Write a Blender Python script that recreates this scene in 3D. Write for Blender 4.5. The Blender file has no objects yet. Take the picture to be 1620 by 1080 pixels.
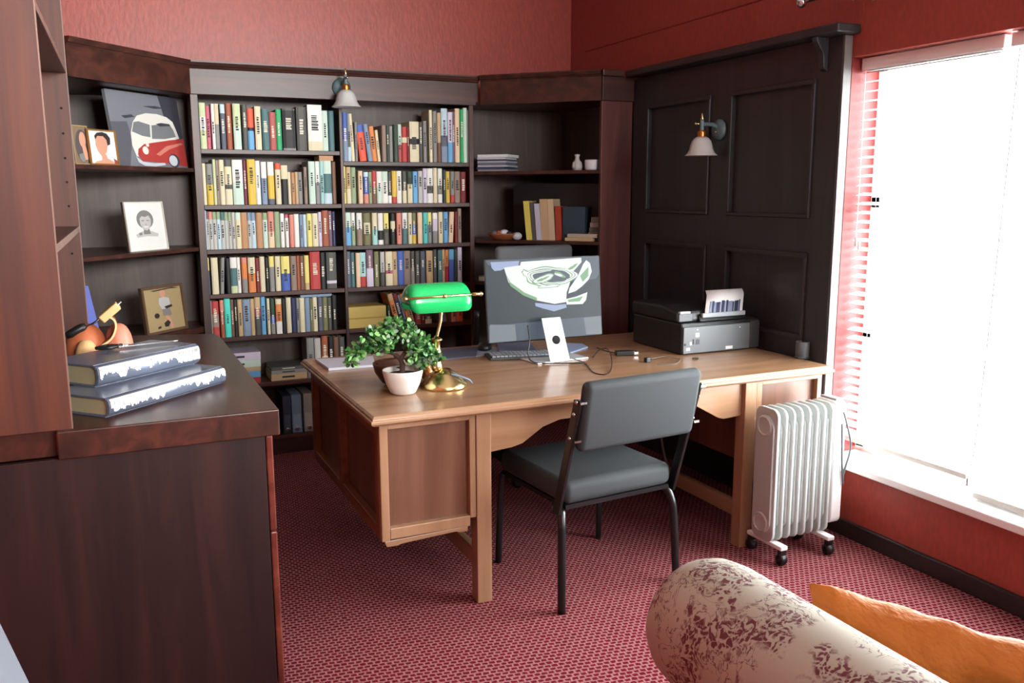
import bpy, bmesh, math, random
from mathutils import Vector, Matrix
random.seed(7)
D = bpy.data
SC = bpy.context.scene
COL = SC.collection
PI = math.pi

# ---------------------------------------------------------------- camera
FPX = 1388.9                                   # focal length in pixels of the 1620 wide frame
YAW, PITCH, ROLL = [math.radians(a) for a in (24.79, 9.75, -0.174)]
CAM = Vector((0, 0, 1.5))
FWD = Vector((math.sin(YAW) * math.cos(PITCH), math.cos(YAW) * math.cos(PITCH), -math.sin(PITCH)))
_r0 = Vector((math.cos(YAW), -math.sin(YAW), 0)); _u0 = _r0.cross(FWD)
RGT = _r0 * math.cos(ROLL) + _u0 * math.sin(ROLL)
UPV = -_r0 * math.sin(ROLL) + _u0 * math.cos(ROLL)
cd = D.cameras.new('camera'); cam = D.objects.new('camera', cd); COL.objects.link(cam)
cd.sensor_width = 36; cd.lens = FPX * 36 / 1620; cd.clip_start = 0.02
cam.matrix_world = Matrix(((RGT.x, UPV.x, -FWD.x, CAM.x), (RGT.y, UPV.y, -FWD.y, CAM.y), (RGT.z, UPV.z, -FWD.z, CAM.z), (0, 0, 0, 1)))
SC.camera = cam

# ---------------------------------------------------------------- light
SC.view_settings.view_transform = 'Standard'
SC.view_settings.look = 'None'
SC.view_settings.gamma = 1
SC.view_settings.use_curve_mapping = False
SC.view_settings.exposure = 0.0
w = D.worlds.new('daylight'); SC.world = w; w.use_nodes = True
w.node_tree.nodes['Background'].inputs[0].default_value = (0.93, 0.97, 1, 1)
w.node_tree.nodes['Background'].inputs[1].default_value = 3.0
def area(name, loc, rot, sx, sy, power, col=(1, 1, 1), spread=PI):
    l = D.lights.new(name, 'AREA'); l.shape = 'RECTANGLE'; l.size = sx; l.size_y = sy; l.energy = power; l.color = col; l.spread = spread
    o = D.objects.new(name, l); COL.objects.link(o); o.location = loc; o.rotation_euler = rot
    return o
# daylight through the window in the right wall
area('window_daylight', (3.42, 1.90, 1.30), (0, math.radians(97), 0), 2.2, 2.1, 470, (0.93, 0.99, 1.0))
# added area light behind the camera, sheen and fill for the back wall
area('added_rear_fill', (1.7, -2.14, 2.35), (math.radians(94), 0, math.radians(17)), 2.0, 0.9, 66, (1, 1, 0.97), math.radians(64))

# ---------------------------------------------------------------- materials
def lin(c):
    return tuple(((v / 255) / 12.92 if v / 255 <= 0.04045 else ((v / 255 + 0.055) / 1.055) ** 2.4) for v in c)
MATS = {}
def mat(name, rgb, rough=0.5, metal=0.0, **kw):
    if name in MATS: return MATS[name]
    m = D.materials.new(name); m.use_nodes = True
    b = m.node_tree.nodes['Principled BSDF']
    b.inputs['Base Color'].default_value = (*lin(rgb), 1)
    b.inputs['Roughness'].default_value = rough; b.inputs['Metallic'].default_value = metal
    for k, v in kw.items(): b.inputs[k.replace('_', ' ')].default_value = v
    MATS[name] = m
    return m
def nodes(m):
    nt = m.node_tree
    return nt, nt.nodes['Principled BSDF'], (lambda t: nt.nodes.new(t)), (lambda a, b: nt.links.new(a, b))
def ramp(nt, stops):
    r = nt.nodes.new('ShaderNodeValToRGB')
    while len(r.color_ramp.elements) < len(stops): r.color_ramp.elements.new(0.5)
    for e, (p, c) in zip(r.color_ramp.elements, stops):
        e.position = p; e.color = (*lin(c), 1)
    return r
def wood(name, stops, axis, rough=0.35, freq=14, bump=0.05, spec=0.5):
    """wood whose grain runs along the given axis (0 x, 1 y, 2 z)"""
    m = mat(name, (90, 60, 50), rough); nt, b, N, L = nodes(m)
    tc = N('ShaderNodeTexCoord'); mp = N('ShaderNodeMapping'); L(tc.outputs['Object'], mp.inputs[0])
    s = [freq, freq, freq]; s[axis] = freq * 0.07; mp.inputs['Scale'].default_value = s
    n = N('ShaderNodeTexNoise'); n.inputs['Scale'].default_value = 1.0; n.inputs['Detail'].default_value = 6; n.inputs['Roughness'].default_value = 0.6
    n.inputs['Distortion'].default_value = 0.7
    L(mp.outputs[0], n.inputs['Vector'])
    r = ramp(nt, stops); L(n.outputs['Fac'], r.inputs[0]); L(r.outputs[0], b.inputs['Base Color'])
    bp = N('ShaderNodeBump'); bp.inputs['Strength'].default_value = bump; bp.inputs['Distance'].default_value = 0.004
    L(n.outputs['Fac'], bp.inputs['Height']); L(bp.outputs[0], b.inputs['Normal'])
    b.inputs['Specular IOR Level'].default_value = spec
    return m
DK = [(0.25, (38, 22, 20)), (0.5, (66, 36, 29)), (0.75, (96, 50, 36))]
DKV = wood('dark_wood_upright', DK, 2, 0.38)
DKX = wood('dark_wood_across', DK, 0, 0.38)
DKY = wood('dark_wood_along', DK, 1, 0.38)
BKP = wood('back_board_wood', [(0.25, (60, 47, 43)), (0.5, (80, 65, 59)), (0.75, (95, 79, 72))], 2, 0.45)
SBW = wood('sideboard_end_wood', [(0.25, (24, 15, 15)), (0.5, (42, 25, 24)), (0.75, (62, 34, 30))], 2, 0.42)
PNL = wood('panelling_wood', [(0.25, (36, 35, 38)), (0.55, (48, 46, 49)), (0.8, (58, 55, 58))], 2, 0.4)
OK = [(0.25, (136, 100, 72)), (0.5, (160, 122, 92)), (0.78, (178, 142, 112))]
OKX = wood('oak_across', OK, 0, 0.24, 10, 0.03)
OKV = wood('oak_upright', OK, 2, 0.35, 10, 0.03)
OKY = wood('oak_along', OK, 1, 0.35, 10, 0.03)
MER = wood('meranti_panel', [(0.25, (90, 58, 44)), (0.5, (114, 76, 58)), (0.8, (134, 96, 76))], 2, 0.35, 12, 0.03)

def plaster(name, rgb):
    m = mat(name, rgb, 0.42); nt, b, N, L = nodes(m)
    tc = N('ShaderNodeTexCoord'); mp = N('ShaderNodeMapping'); L(tc.outputs['Object'], mp.inputs[0]); mp.inputs['Scale'].default_value = (30, 30, 12)
    n = N('ShaderNodeTexNoise'); n.inputs['Scale'].default_value = 2.2; n.inputs['Detail'].default_value = 4; L(mp.outputs[0], n.inputs['Vector'])
    r = ramp(nt, [(0.3, tuple(int(v * 0.93) for v in rgb)), (0.7, tuple(min(255, int(v * 1.05)) for v in rgb))]); L(n.outputs['Fac'], r.inputs[0]); L(r.outputs[0], b.inputs['Base Color'])
    bp = N('ShaderNodeBump'); bp.inputs['Strength'].default_value = 0.25; bp.inputs['Distance'].default_value = 0.004
    L(n.outputs['Fac'], bp.inputs['Height']); L(bp.outputs[0], b.inputs['Normal'])
    return m
REDW = plaster('red_plaster', (160, 68, 57))
CEIL = mat('ceiling_white', (236, 230, 222), 0.8)

def carpet():
    m = mat('carpet', (140, 40, 50), 0.95); nt, b, N, L = nodes(m)
    tc = N('ShaderNodeTexCoord'); mp = N('ShaderNodeMapping'); L(tc.outputs['Object'], mp.inputs[0])
    mp.inputs['Rotation'].default_value = (0, 0, math.radians(8)); mp.inputs['Scale'].default_value = (1, 1, 1)
    nz = N('ShaderNodeTexNoise'); nz.inputs['Scale'].default_value = 60; nz.inputs['Detail'].default_value = 2; L(mp.outputs[0], nz.inputs['Vector'])
    mix = N('ShaderNodeMixRGB'); mix.blend_type = 'LINEAR_LIGHT'; mix.inputs[0].default_value = 0.005; L(mp.outputs[0], mix.inputs[1]); L(nz.outputs['Color'], mix.inputs[2])
    br = N('ShaderNodeTexBrick'); L(mix.outputs[0], br.inputs['Vector'])
    br.inputs['Color1'].default_value = (*lin((98, 10, 28)), 1); br.inputs['Color2'].default_value = (*lin((108, 15, 34)), 1); br.inputs['Mortar'].default_value = (*lin((152, 106, 106)), 1)
    br.inputs['Scale'].default_value = 1; br.inputs['Brick Width'].default_value = 0.0235; br.inputs['Row Height'].default_value = 0.0185
    br.inputs['Mortar Size'].default_value = 0.0038; br.inputs['Mortar Smooth'].default_value = 0.5; br.offset = 0.5
    hs = N('ShaderNodeTexNoise'); hs.inputs['Scale'].default_value = 190; L(tc.outputs['Object'], hs.inputs['Vector'])
    mul = N('ShaderNodeMixRGB'); mul.blend_type = 'OVERLAY'; mul.inputs[0].default_value = 0.55; L(br.outputs['Color'], mul.inputs[1]); L(hs.outputs['Fac'], mul.inputs[2])
    L(mul.outputs[0], b.inputs['Base Color'])
    bp = N('ShaderNodeBump'); bp.inputs['Strength'].default_value = 0.5; bp.inputs['Distance'].default_value = 0.004
    L(hs.outputs['Fac'], bp.inputs['Height']); L(bp.outputs[0], b.inputs['Normal'])
    b.inputs['Specular IOR Level'].default_value = 0.1
    return m
CARPET = carpet()

def toile():
    m = mat('toile_fabric', (190, 180, 162), 0.85); nt, b, N, L = nodes(m)
    tc = N('ShaderNodeTexCoord')
    def noise(scale, detail=3, dist=0.0, rough=0.55):
        n = N('ShaderNodeTexNoise'); n.inputs['Scale'].default_value = scale; n.inputs['Detail'].default_value = detail; n.inputs['Distortion'].default_value = dist; n.inputs['Roughness'].default_value = rough
        L(tc.outputs['Object'], n.inputs['Vector']); return n
    def step(src, lo, hi):
        r = N('ShaderNodeMapRange'); r.inputs['From Min'].default_value = lo; r.inputs['From Max'].default_value = hi; L(src, r.inputs['Value']); return r.outputs[0]
    def mul(a, c):
        k = N('ShaderNodeMath'); k.operation = 'MULTIPLY'; L(a, k.inputs[0]); L(c, k.inputs[1]); return k.outputs[0]
    big = noise(10, 4); area_ = step(big.outputs['Fac'], 0.50, 0.56)
    v = N('ShaderNodeTexVoronoi'); v.inputs['Scale'].default_value = 96; v.inputs['Randomness'].default_value = 1
    ds = noise(30, 2); mx = N('ShaderNodeMixRGB'); mx.blend_type = 'LINEAR_LIGHT'; mx.inputs[0].default_value = 0.03; L(tc.outputs['Object'], mx.inputs[1]); L(ds.outputs['Color'], mx.inputs[2]); L(mx.outputs[0], v.inputs['Vector'])
    petals = mul(step(v.outputs['Distance'], 0.56, 0.40), area_)
    ln = noise(19, 3, 2.2); ab = N('ShaderNodeMath'); ab.operation = 'SUBTRACT'; L(ln.outputs['Fac'], ab.inputs[0]); ab.inputs[1].default_value = 0.5
    aa = N('ShaderNodeMath'); aa.operation = 'ABSOLUTE'; L(ab.outputs[0], aa.inputs[0])
    vines = mul(step(aa.outputs[0], 0.022, 0.006), step(noise(9, 1).outputs['Fac'], 0.46, 0.53))
    c1 = N('ShaderNodeMixRGB'); L(vines, c1.inputs[0]); c1.inputs[1].default_value = (*lin((170, 166, 152)), 1); c1.inputs[2].default_value = (*lin((98, 74, 74)), 1)
    c2 = N('ShaderNodeMixRGB'); L(petals, c2.inputs[0]); L(c1.outputs[0], c2.inputs[1]); c2.inputs[2].default_value = (*lin((98, 48, 58)), 1)
    L(c2.outputs[0], b.inputs['Base Color'])
    return m
TOILE = toile()

WHITE = mat('white_paint', (240, 240, 238), 0.45)
BLIND = mat('blind_slat', (244, 244, 244), 0.5)
BRASS = mat('brass', (216, 194, 138), 0.24, 1.0)
CHROME = mat('chrome', (210, 212, 216), 0.18, 1.0)
VERDI = mat('verdigris_metal', (104, 130, 136), 0.5, 0.3)
BLACK = mat('black_plastic', (24, 24, 26), 0.4)
BLKM = mat('black_enamel', (20, 22, 24), 0.28)
GREYUP = mat('charcoal_upholstery', (48, 53, 56), 0.75)
OFFUP = mat('grey_mesh_upholstery', (96, 100, 104), 0.8)
PRGREY = mat('printer_grey', (110, 114, 118), 0.45)
HEAT = mat('heater_enamel', (186, 192, 190), 0.32)
PAPER = mat('paper', (240, 240, 240), 0.7)
PAGES = mat('page_block', (214, 200, 170), 0.85)
SHADEG = mat('frosted_ribbed_glass', (222, 224, 222), 0.35, 0, Transmission_Weight=0.25)

# ---------------------------------------------------------------- placing helpers
def ray(px, py): return RGT * ((px - 810) / FPX) - UPV * ((py - 540) / FPX) + FWD
def onz(px, py, z): d = ray(px, py); return CAM + d * ((z - CAM.z) / d.z)
def ony(px, py, y): d = ray(px, py); return CAM + d * (y / d.y)
def onx(px, py, x): d = ray(px, py); return CAM + d * (x / d.x)
def onp(px, py, p0, n): d = ray(px, py); return CAM + d * ((Vector(p0) - CAM).dot(n) / d.dot(n))

# ---------------------------------------------------------------- mesh builder
class MB:
    def __init__(s): s.v = []; s.f = []; s.mi = []; s.sm = []; s.m = 0; s.smooth = False
    def _add(s, vs, fs, mi=None, sm=None):
        k = len(s.v); s.v += [Vector(p) for p in vs]
        for f in fs:
            s.f.append([i + k for i in f]); s.mi.append(s.m if mi is None else mi); s.sm.append(s.smooth if sm is None else sm)
        return s
    def box(s, x0, y0, z0, x1, y1, z1, mi=None, T=None):
        vs = [Vector((x, y, z)) for z in (z0, z1) for y in (y0, y1) for x in (x0, x1)]
        if T is not None: vs = [T @ p for p in vs]
        return s._add(vs, [(0, 2, 3, 1), (4, 5, 7, 6), (0, 1, 5, 4), (2, 6, 7, 3), (0, 4, 6, 2), (1, 3, 7, 5)], mi, False)
    def prism(s, pts, d, mi=None, sm=False, T=None):
        """pts: closed outline of 3-D points (counter-clockwise seen from -d), swept along vector d"""
        n = len(pts); d = Vector(d); a = [Vector(p) for p in pts]; b = [p + d for p in a]
        vs = a + b
        if T is not None: vs = [T @ p for p in vs]
        s._add(vs, [list(range(n))[::-1], list(range(n, 2 * n))], mi, False)
        k = len(s.v) - 2 * n
        for i in range(n):
            j = (i + 1) % n
            s.f.append([k + i, k + j, k + n + j, k + n + i]); s.mi.append(s.m if mi is None else mi); s.sm.append(sm)
        return s
    def tube(s, pts, r, seg=10, mi=None, cap=True, T=None):
        pts = [Vector(p) for p in pts]; rs = r if isinstance(r, (list, tuple)) else [r] * len(pts)
        vs = []; up = None
        for i, p in enumerate(pts):
            t = (pts[min(i + 1, len(pts) - 1)] - pts[max(i - 1, 0)]).normalized()
            if up is None:
                up = Vector((0, 0, 1)) if abs(t.z) < 0.9 else Vector((1, 0, 0))
            a = t.cross(up).normalized(); up = a.cross(t).normalized()
            for k in range(seg):
                an = 2 * PI * k / seg
                vs.append(p + (a * math.cos(an) + up * math.sin(an)) * rs[i])
        if T is not None: vs = [T @ p for p in vs]
        fs = []
        for i in range(len(pts) - 1):
            for k in range(seg):
                j = (k + 1) % seg
                fs.append((i * seg + k, i * seg + j, (i + 1) * seg + j, (i + 1) * seg + k))
        s._add(vs, fs, mi, True)
        if cap:
            k0 = len(s.v) - len(vs); n = len(pts)
            s.f.append([k0 + i for i in range(seg)][::-1]); s.f.append([k0 + (n - 1) * seg + i for i in range(seg)])
            s.mi += [s.m if mi is None else mi] * 2; s.sm += [False, False]
        return s
    def lathe(s, prof, c=(0, 0, 0), seg=24, mi=None, T=None, ax=None, flute=0):
        """prof: (radius, height) list turned about the vertical through c (or about axis matrix T)"""
        vs = []
        for r, h in prof:
            for k in range(seg):
                a = 2 * PI * k / seg; rr = r * (1 + (flute if k % 2 else -flute))
                p = Vector((rr * math.cos(a), rr * math.sin(a), h))
                vs.append((T @ p if T is not None else p) + Vector(c))
        fs = []
        for i in range(len(prof) - 1):
            for k in range(seg):
                j = (k + 1) % seg
                fs.append((i * seg + k, i * seg + j, (i + 1) * seg + j, (i + 1) * seg + k))
        s._add(vs, fs, mi, True)
        k0 = len(s.v) - len(vs); n = len(prof)
        if prof[0][0] > 1e-5: s.f.append([k0 + i for i in range(seg)][::-1]); s.mi.append(s.m if mi is None else mi); s.sm.append(False)
        if prof[-1][0] > 1e-5: s.f.append([k0 + (n - 1) * seg + i for i in range(seg)]); s.mi.append(s.m if mi is None else mi); s.sm.append(False)
        return s
    def ball(s, c, r, mi=None, seg=14, rings=8, sq=(1, 1, 1)):
        prof = [(max(1e-6, math.sin(PI * i / rings)), -math.cos(PI * i / rings)) for i in range(rings + 1)]
        return s.lathe(prof, c, seg, mi, T=Matrix.Diagonal(Vector((r * sq[0], r * sq[1], r * sq[2]))))
    def build(s, name, mats, parent=None, bevel=0.0, seg=2, sub=0, local=False, solid=0.0):
        if not isinstance(mats, (list, tuple)): mats = [mats]
        o = D.objects.new(name, D.meshes.new(name)); COL.objects.link(o)
        off = Vector((0, 0, 0))
        if parent is not None:
            o.parent = parent
            if not local:
                base = parent; off = Vector((0, 0, 0))
                while base is not None: off += base.location; base = base.parent
        else:
            xs = [p.x for p in s.v]; ys = [p.y for p in s.v]; zs = [p.z for p in s.v]
            off = Vector(((min(xs) + max(xs)) / 2, (min(ys) + max(ys)) / 2, min(zs))); o.location = off
        o.data.from_pydata([p - off for p in s.v], [], s.f)
        for m in mats: o.data.materials.append(m)
        for p, mi, sm in zip(o.data.polygons, s.mi, s.sm): p.material_index = min(mi, len(mats) - 1); p.use_smooth = sm
        bm = bmesh.new(); bm.from_mesh(o.data); bmesh.ops.remove_doubles(bm, verts=bm.verts, dist=1e-6); bmesh.ops.recalc_face_normals(bm, faces=bm.faces); bm.to_mesh(o.data); bm.free()
        if solid:
            md = o.modifiers.new('thickness', 'SOLIDIFY'); md.thickness = solid; md.offset = 0
        if bevel:
            md = o.modifiers.new('bevel', 'BEVEL'); md.width = bevel; md.segments = seg; md.limit_method = 'ANGLE'; md.angle_limit = math.radians(40)
        if sub:
            md = o.modifiers.new('subdivision', 'SUBSURF'); md.levels = md.render_levels = sub
        return o
def tag(o, label, cat, group=None):
    o['label'] = label; o['category'] = cat
    if group: o['group'] = group
    return o
def thing(name, loc, label, cat, group=None, rotz=0):
    o = D.objects.new(name, None); COL.objects.link(o); o.location = loc; o.rotation_euler = (0, 0, rotz); o.empty_display_size = 0.05
    return tag(o, label, cat, group)
def struct(name, mb, m, parent=None, bevel=0.0):
    o = mb.build(name, m, parent, bevel)
    if parent is None: o['kind'] = 'structure'
    return o
def bez(p, n=10):
    """smooth curve through the points (Catmull-Rom)"""
    p = [Vector(q) for q in p]; out = []
    for i in range(len(p) - 1):
        a = p[max(i - 1, 0)]; b = p[i]; c = p[i + 1]; d = p[min(i + 2, len(p) - 1)]
        for k in range(n):
            t = k / n
            out.append(0.5 * ((2 * b) + (c - a) * t + (2 * a - 5 * b + 4 * c - d) * t * t + (3 * b - a - 3 * c + d) * t ** 3))
    out.append(p[-1]); return out
ORD = ['first', 'second', 'third', 'fourth', 'fifth', 'sixth', 'seventh', 'eighth', 'ninth', 'tenth', 'eleventh', 'twelfth', 'thirteenth', 'fourteenth', 'fifteenth', 'sixteenth', 'seventeenth', 'eighteenth', 'nineteenth', 'twentieth']
def ordinal(i):
    return ORD[i] if i < 20 else 'twenty-' + ORD[i - 20] if i < 29 else 'thirtieth' if i == 29 else 'thirty-' + ORD[i - 30]

# ================================================================ the room
WX, BY, LX, FY, CZ = 2.87, 5.28, -0.48, -2.2, 2.95      # right wall, back wall, left wall, wall behind the camera, ceiling
OY0, OY1, OZ0, OZ1 = -0.35, 2.845, 0.335, 2.04             # window opening
struct('floor', MB().box(LX - .1, FY - .1, -0.1, WX + .25, BY + .1, 0), CARPET)
struct('ceiling', MB().box(LX - .1, FY - .1, CZ, WX + .25, BY + .1, CZ + .1), CEIL)
struct('wall_back', MB().box(LX - .1, BY, 0, WX + .25, BY + .1, CZ), REDW)
struct('wall_left', MB().box(LX - .1, FY, 0, LX, BY, CZ), REDW)
b = MB(); b.box(LX, FY - .1, 0, 0.7, FY, CZ); b.box(2.7, FY - .1, 0, WX, FY, CZ); b.box(0.7, FY - .1, 2.8, 2.7, FY, CZ); b.box(0.7, FY - .1, 0, 2.7, FY, 1.9)  # high opening invented to go with the added light
struct('wall_front', b, REDW)
b = MB()
b.box(WX, FY, 0, WX + .22, BY, OZ0); b.box(WX, FY, OZ1, WX + .22, BY, CZ)
b.box(WX, FY, OZ0, WX + .22, OY0, OZ1); b.box(WX, OY1, OZ0, WX + .22, BY, OZ1)
struct('wall_right', b, REDW)
struct('baseboard_right', MB().box(WX - .022, FY, 0, WX, 2.84, .075), mat('dark_skirting', (40, 34, 34), .45), bevel=.006)
# fine dark seam in the plaster of the right wall
p0, p1 = onx(926, 83, WX), onx(1240, -9, WX)
struct('trim_1', MB().prism([(WX - .003, p0.y, p0.z), (WX - .003, p1.y, p1.z), (WX - .003, p1.y, p1.z + .006), (WX - .003, p0.y, p0.z + .006)], (.004, 0, 0)), mat('seam_dark_red', (120, 36, 34), .8))
struct('added_reveal_lining', MB().box(WX + .002, OY1 - .003, OZ0 + .006, WX + .155, OY1 - .0005, OZ1 - .002), mat('darkened_reveal_red', (122, 34, 32), .6))  # added lining: wall red darkened to hold back light on the jamb
# window
win = D.objects.new('window_1', None); COL.objects.link(win); win['kind'] = 'structure'; win.location = (WX + .15, 1.25, OZ0)
FX = WX + .16
b = MB()
b.box(FX, OY0, OZ0 + .02, FX + .05, OY1, OZ0 + .075); b.box(FX, OY0, OZ1 - .055, FX + .05, OY1, OZ1)
for y in (OY0, 0.70, 1.77, OY1 - .05): b.box(FX, y, OZ0 + .02, FX + .05, y + .05, OZ1)
b.box(FX, OY0, 1.42, FX + .05, OY1, 1.47)
b.box(FX, 1.80, .85, FX + .05, OY1, .885)
b.build('window_frame', WHITE, win, .004)
gm = D.materials.new('window_glass'); gm.use_nodes = True; nt = gm.node_tree; nt.nodes.clear()
mo = nt.nodes.new('ShaderNodeOutputMaterial'); mxs = nt.nodes.new('ShaderNodeMixShader'); tr = nt.nodes.new('ShaderNodeBsdfTransparent'); gl = nt.nodes.new('ShaderNodeBsdfGlossy')
gl.inputs['Roughness'].default_value = 0.02; mxs.inputs[0].default_value = 0.06
nt.links.new(tr.outputs[0], mxs.inputs[1]); nt.links.new(gl.outputs[0], mxs.inputs[2]); nt.links.new(mxs.outputs[0], mo.inputs[0])
MB().box(FX + .022, OY0 + .02, OZ0 + .04, FX + .028, OY1 - .02, OZ1 - .02).build('window_pane', gm, win)
MB().box(WX - .035, OY0 - .02, OZ0 - .03, FX, OY1 - .002, OZ0 + .004).build('window_sill', WHITE, win, .006)
# blinds
def blind(y0, y1, zb, label):
    t = thing('venetian_blind', (WX + .075, (y0 + y1) / 2, zb), label, 'blind', 'venetian blinds in the window')
    x = WX + .075
    MB().box(x - .028, y0, OZ1 - .052, x + .028, y1, OZ1 - .004).build('headrail', BLIND, t, .004)
    s = MB(); z = zb + .035; i = 0
    while z < OZ1 - .06:
        a = math.radians(14); dx = .0235 * math.cos(a); dz = .0235 * math.sin(a)
        s.prism([(x - dx, y0 + .004, z - dz), (x, y0 + .004, z + .002), (x + dx, y0 + .004, z + dz), (x + dx, y0 + .004, z + dz + .0008), (x, y0 + .004, z + .0028), (x - dx, y0 + .004, z - dz + .0008)], (0, y1 - y0 - .008, 0))
        z += .0385
    s.build('slats', BLIND, t)
    MB().box(x - .025, y0 + .003, zb, x + .025, y1 - .003, zb + .022).build('bottom_rail', mat('blind_rail_grey', (196, 192, 186), .5), t, .004)
    c = MB()
    for y in (y0 + .12, (y0 + y1) / 2, y1 - .12):
        for dx in (-.026, .026): c.tube([(x + dx, y, zb + .02), (x + dx, y, OZ1 - .05)], .0008, 5)
    c.build('ladder_cords', BLIND, t)
    return t
blind(2.19, 2.835, .405, 'white venetian blind beside the panelling, hanging just above the sill')
bb = blind(0.60, 2.165, .345, 'wider white venetian blind let down onto the window sill')
b = MB(); b.tube(bez([(WX + .035, 2.12, 1.98), (WX + .03, 2.13, 1.3), (WX + .03, 2.15, .60), (WX + .03, 2.17, .42)], 6), .0016, 6); b.lathe([(0, 0), (.005, .004), (.004, .03), (.001, .034)], (WX + .03, 2.17, .39), 8); b.build('pull_cord', mat('cord_grey', (150, 146, 142), .8), bb)
b = MB(); b.tube(bez([(WX + .035, 2.80, 1.98), (WX + .03, 2.79, 1.5), (WX + .032, 2.795, 1.30)], 6), .0016, 6)
for dy in (0, -.018): b.lathe([(0.001, 0), (.006, .004), (.004, .04), (.001, .044)], (WX + .03, 2.79 + dy, 1.26 + dy), 8)
b.build('pull_cord', BLIND, [o for o in D.objects if o.name.startswith('venetian_blind')][0])
# curtain rod
t = thing('curtain_rod', (WX, 2.9, 2.2), 'steel curtain rod with ball finial on the wall above the window', 'curtain rod')
b = MB(); b.tube([(2.76, -.6, 2.285), (2.76, 3.0, 2.285)], .011, 12); b.build('rod', CHROME, t)
b = MB(); b.ball((2.76, 3.035, 2.283), .024); b.lathe([(.013, -.02), (.016, -.014), (.013, -.008)], (2.76, 3.012, 2.285), 14, T=Matrix.Rotation(PI / 2, 4, 'X')); b.build('finial', CHROME, t)
b = MB(); b.tube(bez([(WX, 2.74, 2.262), (2.80, 2.74, 2.262), (2.762, 2.74, 2.272)], 6), .007, 8); b.lathe([(.02, 0), (.02, .006)], (WX - .001, 2.74, 2.262), 12, T=Matrix.Rotation(-PI / 2, 4, 'Y')); b.box(2.755, 2.735, 2.235, 2.765, 2.745, 2.285); b.build('bracket', CHROME, t)

# ================================================================ bookcases along the back
S1L, S1R, S2, S3, S4, S5, S6, S0 = 1.722, 1.666, 1.428, 1.189, .946, .704, .432, .115     # tops of the shelves
BX0, BX1, BX2, BX3, BXE = .462, .500, 1.245, 1.263, 2.031                                          # uprights
BF = 5.0                                                                                          # front plane of the bookcase
bc = thing('bookcase', ((BX0 + 2.09) / 2, BF + .13, 0), 'wide dark wood bookcase filled with books on the back wall', 'bookcase')
for x0, x1 in ((BX0, BX1), (BX2, BX3), (BXE, 2.059)):
    MB().box(x0, BF, 0, x1, BF + .262, 2.04).build('upright', DKV, bc, .002)
for x0, x1, zs in ((BX1, BX2, (S1L, S2, S3, S4, S5, S6, S0)), (BX3, BXE, (S1R, S2, S3, S4, S5, S6, S0))):
    for z in zs: MB().box(x0, BF + .004, z - .024, x1, BF + .255, z).build('shelf', DKX, bc, .002)
MB().box(BX0, BF + .256, 0, 2.059, BF + .268, 2.05).build('back_panel', BKP, bc)
MB().box(BX0 + .02, BF + .02, 0, 2.05, BF + .045, S0 - .025).build('plinth', DKX, bc)
MB().box(BX0 - .004, BF - .012, 2.0, 2.088, BF + .012, 2.132).build('fascia', DKX, bc, .003)
def cornice_prof(y, z): return [(y + .03, z), (y - .012, z), (y - .018, z + .01), (y - .026, z + .012), (y - .034, z + .028), (y - .034, z + .036), (y + .03, z + .036)]
MB().prism([(BX0 - .012, y, z) for y, z in cornice_prof(BF - .008, 2.132)], (2.10 - BX0, 0, 0)).build('cornice', DKX, bc)
MB().box(BX0, BF + .02, 2.05, 2.085, BF + .262, 2.13).build('top_board', DKX, bc)

def slab(pts, z0, z1, name, m, parent, bevel=.002):
    return MB().prism([(x, y, z0) for x, y in pts], (0, 0, z1 - z0)).build(name, m, parent, bevel)
Q = math.sqrt(.5)
# left corner unit, its front at 45 degrees
A0, A1 = Vector((-.098, 4.435, 0)), Vector((.458, 4.991, 0))
def sweep(p, q, prof, name, m, parent, n):
    """profile of (outward, height) pairs swept from p to q; n points into the room"""
    return MB().prism([p + n * a + Vector((0, 0, h)) for a, h in prof], q - p).build(name, m, parent)
NL = Vector((Q, -Q, 0))
cu = thing('corner_bookshelf', (.1, 4.9, 0), 'angled dark wood corner shelves holding pictures, between sideboard and bookcase', 'shelf unit')
flp = [(A0.x, A0.y), (A1.x, A1.y), (BX0 - .004, BF), (BX0 - .004, BY - .03), (LX + .03, BY - .03), (LX + .03, 4.45)]
for z in (1.622, 1.205): slab(flp, z - .02, z, 'shelf', DKX, cu)
slab(flp, .745, .775, 'shelf', DKX, cu)
slab(flp, 2.0, 2.02, 'top_board', DKX, cu)
MB().box(LX + .012, BY - .026, .775, BX0 - .004, BY - .012, 2.0).build('back_panel', BKP, cu)
MB().box(LX + .012, 4.45, .775, LX + .026, BY - .03, 2.0).build('back_panel', BKP, cu)
MB().prism([A0 + Vector((0, 0, .0)), A1 + Vector((0, 0, 0)), A1 + Vector((0, 0, .74)), A0 + Vector((0, 0, .74))], -NL * .02).build('base_front', DKV, cu)
sweep(A0, A1, [(-.02, 2.0), (.012, 2.0), (.012, 2.132), (-.02, 2.132)], 'fascia', DKX, cu, NL)
sweep(A0, A1, [(-.03, 2.132), (.012, 2.132), (.018, 2.142), (.026, 2.144), (.034, 2.16), (.034, 2.168), (-.03, 2.168)], 'cornice', DKX, cu, NL)
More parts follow.
